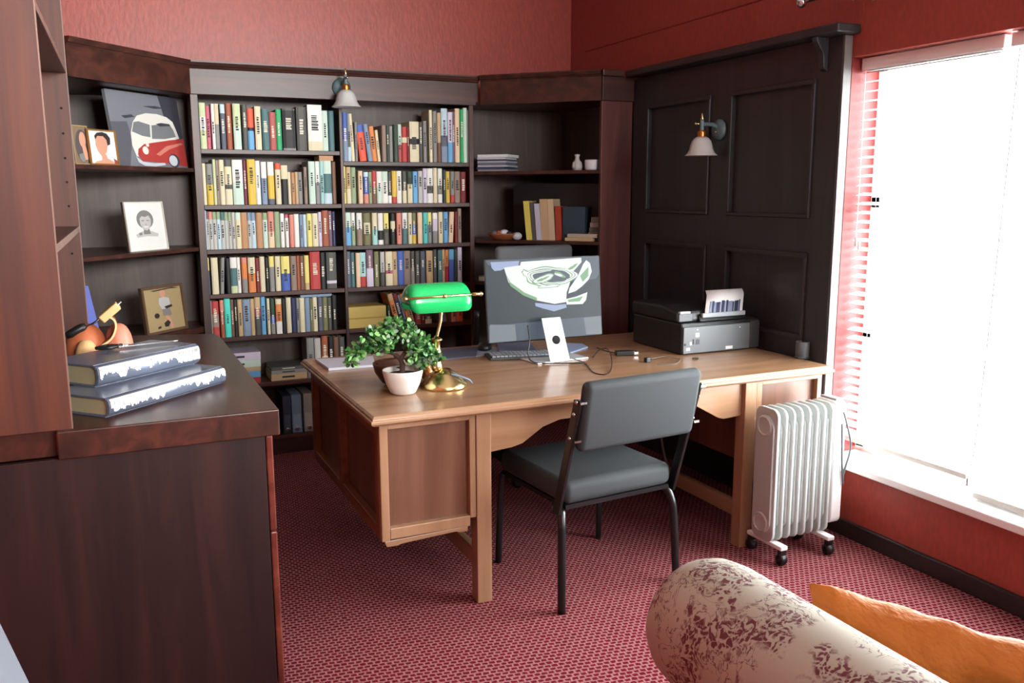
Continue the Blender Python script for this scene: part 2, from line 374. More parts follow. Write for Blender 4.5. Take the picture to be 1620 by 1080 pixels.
# right corner unit
C0, C1 = Vector((2.092, 4.955, 0)), Vector((2.612, 4.435, 0))
NR = Vector((-Q, -Q, 0))
ru = thing('corner_bookshelf', (2.5, 4.85, 0), 'angled dark wood corner shelves with files and magazines beside the panelled wall', 'shelf unit')
frp = [(2.063, BF), (C0.x, C0.y), (C1.x, C1.y), (2.634, 4.46), (2.80, 4.46), (2.80, BY - .03), (2.063, BY - .03)]
for z in (1.615, 1.205, .95): slab(frp[::-1], z - .02, z, 'shelf', DKX, ru)
slab(frp[::-1], 2.0, 2.02, 'top_board', DKX, ru)
MB().box(2.063, BY - .026, 0, 2.84, BY - .012, 2.0).build('back_panel', BKP, ru)
MB().box(2.803, 4.46, 0, 2.815, BY - .03, 2.0).build('back_panel', BKP, ru)
MB().box(2.612, 4.432, 0, 2.815, 4.456, 2.0).build('stile', wood('stile_wood', [(.25, (64, 36, 34)), (.5, (92, 52, 48)), (.75, (112, 68, 62))], 2, .4), ru, .002)
sweep(C0, C1, [(-.02, 2.0), (.012, 2.0), (.012, 2.132), (-.02, 2.132)], 'fascia', DKX, ru, NR)
MB().box(2.606, 4.415, 2.0, 2.815, 4.45, 2.132).build('fascia', DKX, ru, .002)
sweep(C0, C1, [(-.03, 2.132), (.012, 2.132), (.018, 2.142), (.026, 2.144), (.034, 2.16), (.034, 2.168), (-.03, 2.168)], 'cornice', DKX, ru, NR)
MB().box(2.60, 4.40, 2.132, 2.74, 4.46, 2.168).build('cornice', DKX, ru, .004)

# ================================================================ panelling on the right wall
PX, PY0, PY1, PT = 2.82, 2.848, 4.43, 2.125
pw = thing('wall_panelling', (2.845, (PY0 + PY1) / 2, 0), 'tall dark four-panel wood wainscot between window and corner shelves', 'wall panelling')
ys = (2.985, 3.553, 3.708, 4.278); zs_ = ((.835, 1.224), (1.374, 1.97))
g = MB()
for y0, y1 in ((PY0, ys[0]), (ys[1], ys[2]), (ys[3], PY1)): g.box(PX, y0, 0, WX - .002, y1, PT)
for y0, y1 in ((ys[0], ys[1]), (ys[2], ys[3])):
    for z0, z1 in ((0, zs_[0][0]), (zs_[0][1], zs_[1][0]), (zs_[1][1], PT)): g.box(PX, y0, z0, WX - .002, y1, z1)
g.build('frame', PNL, pw)
for y0, y1 in ((ys[0], ys[1]), (ys[2], ys[3])):
    for z0, z1 in zs_:
        MB().box(PX + .016, y0, z0, PX + .03, y1, z1).build('inset_panel', PNL, pw)
        m_ = MB(); wd = .017
        for a0, a1, c0, c1 in ((y0, y1, z0, z0 + wd), (y0, y1, z1 - wd, z1), (y0, y0 + wd, z0 + wd, z1 - wd), (y1 - wd, y1, z0 + wd, z1 - wd)):
            m_.box(PX - .012, a0, c0, PX + .018, a1, c1)
        m_.build('moulding', PNL, pw, .005, 3)
MB().box(2.74, 2.80, 2.128, WX - .002, 4.40, 2.165).build('cornice', PNL, pw, .008, 3)
MB().box(PX + .004, PY0 - .008, 0, WX - .004, PY0 - .0005, PT).build('lit_edge_strip', mat('lit_edge_pale', (104, 98, 96), .5), pw)['label'] = 'end of the panelling, window light painted in as a paler colour'  # end face coloured pale in place of light from the window reveal
prof = bez([(2.752, 0, 2.127), (2.756, 0, 2.108), (2.772, 0, 2.086), (2.79, 0, 2.062), (2.795, 0, 2.03), (2.80, 0, 2.004), (2.819, 0, 1.99)], 5)
MB().prism([(p.x, 2.925, p.z) for p in prof] + [(2.819, 2.925, 2.127)], (0, .03, 0)).build('bracket', PNL, pw, .002)

# ================================================================ sideboard at the left
WZ = .905
sb = thing('sideboard', (.1, 3.1, 0), 'low dark wood sideboard with deep drawers along the left wall', 'sideboard')
MB().box(LX + .01, 2.440, 0, .366, 2.462, WZ - .076).build('end_panel', SBW, sb, .001)
MB().box(LX + .01, 3.73, 0, .366, 3.75, WZ - .076).build('end_panel', DKV, sb)
MB().box(LX + .01, 2.462, .08, LX + .022, 3.73, WZ - .078).build('back_panel', BKP, sb)
MB().box(LX + .022, 2.462, .06, .366, 3.73, .08).build('bottom_board', DKX, sb)
FRONTM = wood('drawer_front_wood', [(.25, (70, 30, 26)), (.5, (104, 48, 38)), (.75, (130, 66, 52))], 1, .3)
for z0, z1 in ((.548, WZ - .079), (.07, .543)):
    for y0, y1 in ((2.443, 2.872), (2.878, 3.308), (3.314, 3.748)):
        MB().box(.369, y0, z0, .388, y1, z1).build('drawer', FRONTM, sb, .004)
wt = MB(); wt.prism([(x, y, WZ - .074) for x, y in ((-.145, 2.420), (.4055, 2.420), (.410, 3.76), (.399, 3.87), (.12, 3.965), (LX + .015, 3.965), (LX + .015, 2.460), (-.145, 2.460))], (0, 0, .074))
tag(wt.build('worktop', wood('worktop_wood', DK, 1, .33), None, .004, 3), 'thick dark wood worktop with a chipped front edge on the sideboard', 'worktop')
# tall open cabinet standing on it
tc_ = thing('tall_cabinet', (-.25, 3.1, WZ), 'tall open dark wood shelf cabinet above the sideboard, nearest the camera', 'shelf unit')
UZ = CZ - .05
EDGE = wood('pale_edge_wood', [(.3, (110, 84, 74)), (.7, (140, 110, 98))], 2, .4)  # paler wood for the thin front edgings
RDW = wood('reddish_upright_wood', [(.25, (44, 21, 15)), (.5, (82, 40, 26)), (.75, (110, 56, 33))], 2, .5, 7)
p_ = MB().prism([(LX + .01, 2.44, WZ), (-.110, 2.44, WZ), (-.110, 2.44, UZ), (LX + .01, 2.44, UZ)], (0, .02, 0)).build('side_panel', RDW, tc_)
MB().box(-.110, 2.44, WZ, -.1072, 2.46, UZ).build('edging', EDGE, p_)
p_ = MB().prism([(LX + .01, 3.79, WZ), (-.083, 3.79, WZ), (-.083, 3.79, UZ), (LX + .01, 3.79, UZ)], (0, .02, 0)).build('side_panel', RDW, tc_)
MB().box(-.083, 3.79, WZ, -.080, 3.81, UZ).build('edging', EDGE, p_)
for px, py in ((97, 171), (100, 211), (103, 250), (106, 288), (109, 326), (114, 401)):
    hb = MB(); q = onp(px, py, (0, 3.7898, 0), Vector((0, 1, 0))); hb.lathe([(.0045, 0), (.0045, .0006)], (q.x, 3.7896, q.z), 10, T=Matrix.Rotation(PI / 2, 4, 'X')); hb.build('peg_hole', mat('hole_black', (10, 8, 8), .9), tc_)
for z in (1.938, 1.349):
    s_ = MB().prism([(LX + .012, 2.461, z), (-.113, 2.461, z), (-.086, 3.789, z), (LX + .012, 3.789, z)], (0, 0, .021)).build('shelf', DKY, tc_)
    MB().prism([(-.113, 2.461, z), (-.110, 2.461, z), (-.083, 3.789, z), (-.086, 3.789, z)], (0, 0, .021)).build('edging', EDGE, s_)
MB().box(LX + .002, 2.461, WZ, LX + .01, 3.79, UZ).build('back_panel', BKP, tc_)

# ================================================================ desk
DZ = .756
dk = thing('desk', (1.78, 3.34, 0), 'large two-pedestal oak desk with kneehole in the middle of the study', 'desk')
def top_prof(): return [(0, DZ - .03), (.004, DZ - .022), (.016, DZ - .016), (.016, DZ - .006), (.010, DZ)]
x0, x1, y0, y1 = .762, 2.802, 2.768, 3.925
b = MB(); lev = [(.010, DZ - .034), (.0, DZ - .026), (.0, DZ - .016), (.006, DZ - .013), (.006, DZ - .008), (.014, DZ)]
for o_, z in lev: b.v += [Vector((x0 + o_, y0 + o_, z)), Vector((x1 - o_, y0 + o_, z)), Vector((x1 - o_, y1 - o_, z)), Vector((x0 + o_, y1 - o_, z))]
for i in range(len(lev) - 1):
    for k in range(4):
        j = (k + 1) % 4; b.f.append([i * 4 + k, i * 4 + j, i * 4 + 4 + j, i * 4 + 4 + k])
b.f += [[3, 2, 1, 0], [20, 21, 22, 23]]; b.mi = [0] * len(b.f); b.sm = [False] * len(b.f)
b.build('desktop', OKX, dk, .0015)
LZ = DZ - .0345
for x in (1.152, 2.353):
    for y in (2.80, 3.84):
        MB().box(x, y, 0, x + .058, y + .058, LZ).build('leg', OKV, dk, .003)
    MB().box(x + .014, 2.858, .12, x + .044, 3.84, .185).build('stretcher', OKY, dk, .003)
def pedestal(x0, x1, outer):
    """hanging drawer box with framed panels: outer -1 left side, +1 right side"""
    z0 = .30
    MB().box(x0 + .03, 2.83, z0 + .04, x1 - .02, 3.88, LZ - .002).build('pedestal_box', MER, dk)
    f = MB()                                    # frame of the end that faces the chair side
    f.box(x0, 2.803, z0, x0 + .03, 2.833, LZ - .001); f.box(x1 - .024, 2.803, z0 + .035, x1 - .0005, 2.833, LZ - .001)
    f.box(x0 + .03, 2.803, z0 + .005, x1 - .024, 2.833, z0 + .045); f.box(x0 + .03, 2.803, LZ - .022, x1 - .024, 2.833, LZ - .001)
    f.build('panel_frame', OKV, dk, .003)
    f = MB(); f.prism([(x, 2.815, z) for x, z in ((x0 + .012, z0 - .004), (x0 + .02, z0 - .026), (x0 + .06, z0 - .026), (x0 + .075, z0 - .022), (x1 - .075, z0 - .012), (x1 - .06, z0 - .018), (x1 - .03, z0 - .018), (x1 - .028, z0 + .002))], (0, .015, 0)); f.build('lower_rail', OKX, dk, .002)
    xs = x0 if outer < 0 else x1
    s = MB(); xa, xb = (xs, xs + .03) if outer < 0 else (xs - .03, xs)
    for y0, y1 in ((2.834, 2.87), (3.36, 3.40), (3.85, 3.885)): s.box(xa, y0, z0, xb, y1, LZ - .001)
    for y0, y1 in ((2.87, 3.36), (3.40, 3.85)):
        s.box(xa, y0, z0, xb, y1, z0 + .045); s.box(xa, y0, LZ - .05, xb, y1, LZ - .001)
    s.build('side_frame', wood('side_frame_wood', [(.25, (104, 58, 38)), (.5, (130, 76, 50)), (.75, (150, 92, 62))], 1, .4), dk, .003)
    MB().box(x0 + .03, 3.852, z0 + .002, x1, 3.884, LZ - .002).build('back_frame', MER, dk)
pedestal(.797, 1.151, -1)
pedestal(2.412, 2.768, 1)
ap = [(1.211, .565), (1.30, .572), (1.345, .582), (1.43, .635), (1.50, .655), (2.06, .655), (2.13, .635), (2.235, .578), (2.262, .570), (2.352, .575)]
MB().prism([(x, 2.822, z) for x, z in ap] + [(2.352, 2.822, LZ - .001), (1.211, 2.822, LZ - .001)], (0, .02, 0)).build('apron', OKX, dk, .002)
MB().box(1.211, 3.86, .45, 2.352, 3.88, LZ - .001).build('rear_apron', MER, dk)

# ================================================================ visitor chair (own axes, turned 5 degrees)
ch = thing('visitor_chair', (1.640, 2.878, 0), 'charcoal upholstered chair on black tube legs pushed up to the desk', 'chair', None, math.radians(5))
def cushion(x0, y0, z0, x1, y1, z1, r, n=5):
    """box with well rounded corners"""
    m = MB(); vs = []; N_ = 10
    c = Vector(((x0 + x1) / 2, (y0 + y1) / 2, (z0 + z1) / 2)); h = Vector(((x1 - x0) / 2, (y1 - y0) / 2, (z1 - z0) / 2))
    bm = bmesh.new(); bmesh.ops.create_cube(bm, size=2)
    bmesh.ops.scale(bm, vec=h, verts=bm.verts)
    bmesh.ops.bevel(bm, geom=bm.edges[:] + bm.verts[:], offset=r, segments=n, profile=.5, affect='EDGES')
    bmesh.ops.translate(bm, vec=c, verts=bm.verts); bm.verts.index_update()
    m.v = [v.co.copy() for v in bm.verts]; m.f = [[v.index for v in f.verts] for f in bm.faces]; m.mi = [0] * len(m.f); m.sm = [True] * len(m.f); bm.free()
    return m
cushion(-.245, -.235, .39, .245, .25, .478, .032).build('seat', GREYUP, ch, local=True)
bk = cushion(-.253, -.026, -.128, .253, .026, .128, .024)
T = Matrix.Translation((0, -.335, .742)) @ Matrix.Rotation(math.radians(11), 4, 'X')
bk.v = [T @ p for p in bk.v]; bk.build('backrest', GREYUP, ch, local=True)
MB().box(-.235, -.225, .375, .235, .24, .392).build('seat_board', BLKM, ch, local=True)
for s in (-1, 1):
    MB().tube(bez([(s * .235, .225, .385), (s * .242, .235, .33), (s * .25, .25, 0)], 6), .014, 12).build('leg', BLKM, ch, local=True)
    MB().tube(bez([(s * .232, -.15, .378), (s * .240, -.20, .37), (s * .250, -.222, .335), (s * .257, -.234, .26), (s * .266, -.25, 0)], 6), .0155, 12).build('leg', BLKM, ch, local=True)
    MB().prism([(s * .262 + q[0], q[1], q[2]) for q in ((-.007, -.185, .36), (.007, -.185, .36), (.007, -.225, .36), (-.007, -.225, .36))], (0, -.135, .445)).build('back_post', BLKM, ch, .003, local=True)
    for y, z in ((-.345, .80), (-.33, .755), (-.305, .665)): MB().lathe([(.007, 0), (.007, .006), (.004, .009), (0, .0095)], (s * .27, y, z), 10, T=Matrix.Rotation(s * PI / 2, 4, 'Y')).build('bolt', CHROME, ch, local=True)
    for z, y in ((.80, -.366), (.66, -.335)): MB().box(s * .262 - .012, y - .006, z - .004, s * .262 + .012, y, z + .004).build('bolt', CHROME, ch, local=True)
MB().tube([(-.235, .20, .37), (.235, .20, .37)], .009, 8).build('cross_bar', BLKM, ch, local=True)

# office chair on the far side of the desk
oc = thing('office_chair', (1.83, 4.28, 0), 'grey-backed swivel office chair behind the desk and monitor', 'office chair')
q = ony(845, 388, 4.38)
m = cushion(q.x - .235, 4.35, q.z - .46, q.x + .235, 4.41, q.z, .028); m.build('backrest', OFFUP, oc)
cushion(1.60, 3.99, .44, 2.08, 4.36, .52, .03).build('seat', OFFUP, oc)
MB().tube(bez([(1.83, 4.2, .42), (1.83, 4.43, .43), (1.83, 4.445, .6), (1.83, 4.415, .85)], 5), .018, 8).build('back_post', BLACK, oc)
MB().tube([(1.83, 4.18, .09), (1.83, 4.18, .44)], .028, 12).build('gas_column', BLACK, oc)
for k in range(5):
    a = k * 2 * PI / 5 + .95; c_, s_ = math.cos(a), math.sin(a)
    MB().tube([(1.83, 4.18, .11), (1.83 + .27 * c_, 4.18 + .27 * s_, .075)], [.022, .013], 8).build('base_arm', BLACK, oc)
    MB().lathe([(.012, -.02), (.026, -.018), (.026, .018), (.012, .02)], (1.83 + .27 * c_, 4.18 + .27 * s_, .0265), 12, T=Matrix.Rotation(PI / 2, 4, 'X')).build('castor', BLACK, oc)

# ================================================================ oil heater
ht = thing('oil_heater', (2.5, 2.67, 0), 'white oil-filled radiator heater on castors in front of the desk', 'heater')
def fin_outline(x, y0, y1, z0, z1, r):
    pts = []
    for cy, cz, a0 in ((y1 - r, z0 + r, -90), (y1 - r, z1 - r, 0), (y0 + r, z1 - r, 90), (y0 + r, z0 + r, 180)):
        for i in range(6):
            a = math.radians(a0 + i * 18); pts.append((x, cy + r * math.cos(a), cz + r * math.sin(a)))
    return pts
HX0, HX1, HY0, HY1, HZ0, HZ1 = 2.372, 2.655, 2.615, 2.745, .085, .640
n_f = 8; st = (HX1 - HX0) / (n_f - 1)
for i in range(n_f):
    x = HX0 + i * st
    b = MB(); b.prism(fin_outline(x - .007, HY0, HY1, HZ0, HZ1, .035), (.014, 0, 0), sm=False)
    b.prism(fin_outline(x - .017, HY0 + .012, HY1 - .012, HZ0 + .05, HZ1 - .05, .03), (.034, 0, 0))
    if i == 0:
        for z in (HZ1 - .075, HZ0 + .075):
            b.lathe([(.045, 0), (.045, .010), (.036, .018), (.034, .012), (0, .012)], (x - .006, (HY0 + HY1) / 2, z), 24, T=Matrix.Rotation(-PI / 2, 4, 'Y'))
    b.build('fin', HEAT, ht, .005, 3)
for z in (HZ1 - .075, HZ0 + .075): MB().tube([(HX0, 2.68, z), (HX1, 2.68, z)], .03, 14).build('oil_tube', HEAT, ht)
b = MB(); b.prism(fin_outline(HX1 + .02, HY0 + .002, HY1 - .002, HZ0 + .03, HZ1 + .004, .03), (.055, 0, 0)); b.build('control_box', WHITE, ht, .006, 3)
MB().box(HX1 + .03, HY0 + .02, HZ1 + .003, HX1 + .07, HY1 - .02, HZ1 + .012).build('top_vent', mat('vent_grey', (150, 150, 152), .5), ht, .003)
for x in (2.395, 2.645):
    b = MB(); b.box(x - .018, 2.575, .066, x + .018, 2.785, .084); f_ = b.build('foot', WHITE, ht, .004)
    for y in (2.59, 2.772):
        MB().lathe([(.006, -.017), (.021, -.015), (.024, -.006), (.024, .006), (.021, .015), (.006, .017)], (x, y, .0245), 16, T=Matrix.Rotation(PI / 2, 4, 'Y')).build('castor', BLACK, ht)
        MB().box(x - .014, y - .012, .042, x + .014, y + .012, .068).build('castor_fork', BLACK, ht, .003)
cz = MB(); cz.tube(bez([(HX1 + .05, HY0 - .004, .60), (HX1 + .057, HY0 - .012, .57), (HX1 + .095, HY0 - .008, .47), (HX1 + .10, HY0, .41), (HX1 + .07, HY0 - .004, .33), (HX1 + .072, HY0 - .003, .29), (HX1 + .055, HY0 - .006, .40), (HX1 + .045, HY0 - .006, .55)], 8), .004, 8); cz.build('power_cord', mat('cord_dark_grey', (84, 88, 92), .5), ht)

# ================================================================ scroll-back sofa in the foreground
sf = thing('sofa', (1.30, .75, 0), 'scroll-back sofa in cream toile fabric with plum flowers, foreground', 'sofa')
RX, RZ, RR, RY1 = .940, .727, .125, 1.275
prof = [(0, 0), (.4, .006), (.68, .02), (.86, .042), (.96, .07), (1.0, .11)]
m = MB(); seg = 36
vs = [];
for r, d in prof: vs.append((RY1 - d, r * RR))
vs += [(1.0, RR), (.55, RR * 1.01), (.05, RR), (.0, RR * .9), (-.02, 0)]
vs2 = []
for y, r in vs:
    for k in range(seg):
        a = 2 * PI * k / seg; vs2.append(Vector((RX + max(r, 1e-5) * math.cos(a), y, RZ + max(r, 1e-5) * math.sin(a))))
fs = []
for i in range(len(vs) - 1):
    for k in range(seg): j = (k + 1) % seg; fs.append((i * seg + k, i * seg + j, (i + 1) * seg + j, (i + 1) * seg + k))
m._add(vs2, fs, 0, True); m.build('scroll_back_roll', TOILE, sf)
b = MB(); b.prism([(x, .0, z) for x, z in ((RX - .07, .12), (RX + .16, .12), (RX + .16, .44), (RX + .11, .68), (RX + .03, .78), (RX - .07, .70))], (0, RY1 - .06, 0)); b.build('back', TOILE, sf, .02, 3)
b = MB(); b.box(RX + .10, .02, .12, RX + .62, RY1 - .04, .36); b.build('seat_base', TOILE, sf, .02, 3)
cushion(RX + .13, .03, .36, RX + .60, RY1 - .06, .43, .03).build('seat_cushion', TOILE, sf)
for x in (RX, RX + .56):
    for y in (.06, RY1 - .12): MB().lathe([(.018, 0), (.028, .03), (.024, .06), (.034, .10), (.034, .13)], (x, y, 0), 14).build('foot', DKV, sf)
# orange cushion resting against the back
pl = MB(); n = 18
def pillow(name, c, ex, ey, ez, hx, hy, hz, m, label):
    """soft square cushion: centre c, unit axes ex ey (faces) ez (thickness)"""
    ex, ey, ez = [Vector(v).normalized() for v in (ex, ey, ez)]; c = Vector(c); mb = MB(); N_ = 16; rnd = random.Random(3)
    for side in (1, -1):
        k = len(mb.v); vs = []
        for i in range(N_ + 1):
            for j in range(N_ + 1):
                u = -1 + 2 * i / N_; v = -1 + 2 * j / N_
                bow = 1 - .07 * (1 - v * v) * abs(u) ** 3; bow2 = 1 - .09 * (1 - u * u) * abs(v) ** 3
                t = ((1 - u ** 4) * (1 - v ** 4)) ** .6
                t *= 1 + .22 * math.sin(6 * u + 4 * v) + .12 * math.sin(13 * v - 5 * u) + .08 * math.sin(17 * u)
                rip = (.010 * math.sin(7 * u + 1) + .006 * math.sin(15 * u)) * abs(v) ** 3
                vs.append(c + ex * (u * hx * bow) + ey * (v * hy * bow2 + rip * hy * 4) + ez * (side * t * hz))
        fs = [(i * (N_ + 1) + j, i * (N_ + 1) + j + 1, (i + 1) * (N_ + 1) + j + 1, (i + 1) * (N_ + 1) + j) for i in range(N_) for j in range(N_)]
        mb._add(vs, fs, 0, True)
    return tag(mb.build(name, m, None, sub=1), label, 'cushion')
om = mat('orange_cotton', (190, 110, 36), .7); nt, b_, N, L = nodes(om)
n1 = N('ShaderNodeTexNoise'); n1.inputs['Scale'].default_value = 9; n1.inputs['Detail'].default_value = 3; bp = N('ShaderNodeBump'); bp.inputs['Strength'].default_value = .6; bp.inputs['Distance'].default_value = .02
L(n1.outputs['Fac'], bp.inputs['Height']); L(bp.outputs[0], b_.inputs['Normal'])
PT0, PT1 = Vector((1.135, 1.165, .79)), Vector((1.33, .76, .79))
pex = (PT1 - PT0).normalized(); pdn = Vector((.25, .11, -1)); pdn = (pdn - pex * pdn.dot(pex)).normalized()
pc = (PT0 + PT1) / 2 + pdn * .185
pillow('cushion', pc, pex, -pdn, pex.cross(-pdn), .228, .185, .062, om, 'crumpled orange cushion leaning on the toile sofa back')

# floor lamp whose pale shade looks in at the lower left
fl = thing('floor_lamp', (-.19, .56, 0), 'pale lampshade rim, very close to the camera at the lower left corner', 'lamp')
b = MB(); b.lathe([(.162, 1.08), (.101, 1.302), (.098, 1.302), (.159, 1.08)], (-.19, .56, 0), 40); b.build('lamp_shade', mat('pale_shade_fabric', (112, 116, 128), .8), fl)
b = MB(); b.tube([(-.19, .56, .02), (-.19, .56, 1.24)], .01, 10); b.build('pole', BRASS, fl)
MB().lathe([(.0, 0), (.13, 0), (.13, .012), (.03, .03), (.012, .05)], (-.19, .56, 0), 30).build('base', BRASS, fl)

# ================================================================ wall lights
def sconce(c, n, side, zb, label):
    """c: centre of the wall plate, n: unit vector into the room, side: distance of the shade axis from the wall, zb: bottom of shade"""
    c = Vector(c); n = Vector(n); t = thing('wall_light', c, label, 'wall light', 'wall lights with bell shades')
    Tn = n.to_track_quat('Z', 'Y').to_matrix().to_4x4()
    b = MB(); b.lathe([(.052, 0), (.053, .006), (.046, .016), (.030, .022), (.012, .026), (0, .027)], c, 28, T=Tn); b.build('wall_plate', VERDI, t)
    b = MB(); b.ball(c + n * .026 + Vector((0, 0, -.012)), .006); b.build('screw_cap', BRASS, t)
    ax = c + n * side; zt = zb + .205
    b = MB(); b.tube(bez([c + n * .02 + Vector((0, 0, .012)), c + n * (side * .5) + Vector((0, 0, .024)), Vector((ax.x, ax.y, zb + .150))], 6), [.012] * 6 + [.010] * 6 + [.009], 10); b.build('arm', VERDI, t)
    b = MB(); b.lathe([(.0105, .118), (.011, .128), (.009, .136), (.011, .15), (.009, .163), (.0105, .168), (.004, .172)], (ax.x, ax.y, zb), 16); b.build('stem', VERDI, t)
    b = MB(); b.lathe([(.0, zt - zb), (.004, .202), (.0055, .19), (.009, .175), (.006, .166)], (ax.x, ax.y, zb), 14)
    sd = n.cross(Vector((0, 0, 1)))
    b.tube([ax * 1 + Vector((0, 0, zb + .152 - ax.z)), ax + n * .035 + Vector((0, 0, zb + .152 - ax.z))], .005, 8); b.ball(ax + n * .036 + Vector((0, 0, zb + .152 - ax.z)), .007)
    b.build('finial', BRASS, t)
    b = MB(); b.lathe([(.021, .088), (.0225, .092), (.020, .098), (.0225, .104), (.020, .110), (.022, .116), (.014, .120)], (ax.x, ax.y, zb), 20); b.build('lamp_holder', mat('copper_brass', (196, 124, 60), .3, .9), t)
    b = MB(); b.lathe([(.022, .090), (.034, .084), (.046, .070), (.053, .050), (.058, .028), (.068, .010), (.078, .002), (.079, -.002), (.076, 0), (.064, .010), (.054, .030), (.049, .050), (.042, .066), (.030, .079), (.021, .085)], (ax.x, ax.y, zb), 48, flute=.012); b.build('shade', SHADEG, t)
    return t
sconce((PX, 3.632, 1.795), (-1, 0, 0), .11, 1.668, 'wall light with bell shade on the dark panelling')
sconce((1.262, BF - .012, 2.066), (0, -1, 0), .10, 1.955, 'wall light with bell shade on the bookcase fascia')

# ================================================================ pictures on the corner shelves
class Frame:
    """flat artwork: origin at its lower left corner, u to the right, v up, n towards the viewer"""
    def __init__(s, o, u, v): s.o = Vector(o); s.U = Vector(u); s.V = Vector(v); s.n = s.U.cross(s.V).normalized()
    def p(s, a, b, d=0): return s.o + s.U * a + s.V * b + s.n * d
    def poly(s, mb, pts, d, th=.0006, mi=0): mb.prism([s.p(a, b, d) for a, b in pts], s.n * th, mi)
def ell(cx, cy, rx, ry, n=20, a0=0, a1=360): return [(cx + rx * math.cos(math.radians(a0 + (a1 - a0) * i / n)), cy + ry * math.sin(math.radians(a0 + (a1 - a0) * i / n))) for i in range(n if a1 - a0 == 360 else n + 1)]
def flip(pts): return [(a, 1 - b) for a, b in pts]
def unit_plane(d):                              # plane parallel to the left corner unit's front, d behind it
    return A0 - NL * d, NL
U45 = Vector((Q, Q, 0))
def standing(px0, px1, py_bottom, zsh, d, height, lean=.10):
    """a flat thing standing on a shelf between two pixel columns of the photo"""
    p0, n = unit_plane(d)
    a = onp(px0, py_bottom, p0, n); c = onp(px1, py_bottom, p0, n); a.z = c.z = zsh + .001
    v = Vector((0, 0, 1)) * math.cos(lean) - NL * math.sin(lean)
    return Frame(a, c - a, v * height)
def slab_on(F, th, name, m, parent=None):
    mb = MB(); mb.prism([F.p(0, 0, -th), F.p(1, 0, -th), F.p(1, 1, -th), F.p(0, 1, -th)], F.n * th); return mb.build(name, m, parent)
def border(F, w, d0, d1, name, m, parent):
    mb = MB(); wu = w / F.U.length; wv = w / F.V.length
    for pts in ([(0, 0), (1, 0), (1, wv), (0, wv)], [(0, 1 - wv), (1, 1 - wv), (1, 1), (0, 1)], [(0, wv), (wu, wv), (wu, 1 - wv), (0, 1 - wv)], [(1 - wu, wv), (1, wv), (1, 1 - wv), (1 - wu, 1 - wv)]):
        F.poly(mb, pts, d0, d1 - d0)
    return mb.build(name, m, parent)
# van canvas
F = standing(187, 297, 259, 1.622, .10, .372, .14)
t = thing('van_painting', F.o, 'unframed canvas of a red and white van on the top corner shelf', 'painting')
slab_on(F, .018, 'canvas', mat('canvas_grey', (122, 124, 132), .7), t)
art = [('canvas_dark', (62, 62, 72), [(.72, 0), (1, 0), (1, .95), (.86, .95), (.80, .5)], .0002),
       ('canvas_mid', (92, 92, 100), [(.0, .42), (.22, .40), (.25, .62), (.16, 1), (.0, 1)], .0002),
       ('canvas_dark', (62, 62, 72), [(.16, .33), (.30, .30), (.34, .33), (.20, .36)], .0005),
       ('canvas_dark', (62, 62, 72), [(.48, .17), (.66, .15), (.80, .17), (.64, .19)], .0005),
       ('van_white', (226, 224, 216), [(.27, .86), (.235, .72), (.245, .55), (.30, .40), (.37, .31), (.50, .265), (.66, .26), (.80, .29), (.88, .35), (.91, .45), (.94, .58), (.80, .62), (.55, .66), (.42, .74), (.36, .86)], .001),
       ('van_red', (178, 60, 56), [(.29, .84), (.31, .76), (.40, .69), (.55, .66), (.80, .61), (1, .58), (1, .98), (.78, .95), (.55, .93), (.34, .92)], .0016),
       ('van_red_light', (206, 126, 112), [(.55, .82), (.72, .70), (.95, .64), (.98, .66), (.76, .74), (.60, .84)], .0022),
       ('van_glass', (120, 124, 128), [(.265, .53), (.31, .40), (.38, .385), (.53, .42), (.51, .59), (.40, .58)], .0016),
       ('van_glass', (120, 124, 128), [(.555, .425), (.70, .40), (.83, .39), (.87, .47), (.89, .56), (.72, .60), (.53, .61)], .0016),
       ('canvas_dark', (62, 62, 72), [(.62, .40), (.70, .38), (.82, .385), (.83, .41), (.68, .43)], .0022),
       ('van_white', (226, 224, 216), ell(.405, .775, .042, .055), .0024), ('van_white', (226, 224, 216), ell(.445, .695, .022, .03), .0024),
       ('van_bumper', (200, 206, 212), [(.255, .86), (.34, .93), (.50, .945), (.65, .935), (.66, .965), (.50, .99), (.36, .985), (.28, .94)], .0026),
       ('canvas_dark', (62, 62, 72), ell(.80, .90, .085, .095), .0026), ('van_bumper', (200, 206, 212), ell(.785, .90, .062, .075), .0034)]
amats = []; ab = MB()
for nm, rgb, pts, d in art:
    mm = mat(nm, rgb, .6)
    if mm not in amats: amats.append(mm)
    F.poly(ab, flip(pts)[::-1], d, .0006, amats.index(mm))
ab.build('painted_van', amats, t)
SKIN = mat('print_skin', (206, 150, 124), .6); HAIR = mat('print_dark', (48, 38, 36), .6); PGREY = mat('print_grey', (128, 126, 124), .6); GOLDF = mat('gold_frame', (164, 116, 58), .4, .4)
def picture(F, fm, paper, polys, name, label, border_w, cat='picture'):
    t = thing(name, F.o, label, cat); slab_on(F, .012, 'backing', mat('picture_backing', (70, 50, 40), .7), t)
    wu = border_w / F.U.length; wv = border_w / F.V.length
    mb = MB(); F.poly(mb, [(wu * .6, wv * .6), (1 - wu * .6, wv * .6), (1 - wu * .6, 1 - wv * .6), (wu * .6, 1 - wv * .6)], .0002, .0006); ms = [paper]
    for m_, pts, d in polys:
        if m_ not in ms: ms.append(m_)
        F.poly(mb, flip(pts)[::-1], d, .0005, ms.index(m_))
    mb.build('print', ms, t); border(F, border_w, 0, .008, 'frame', fm, t)
    return t
F = standing(143, 188, 259, 1.622, .04, .163, .08)
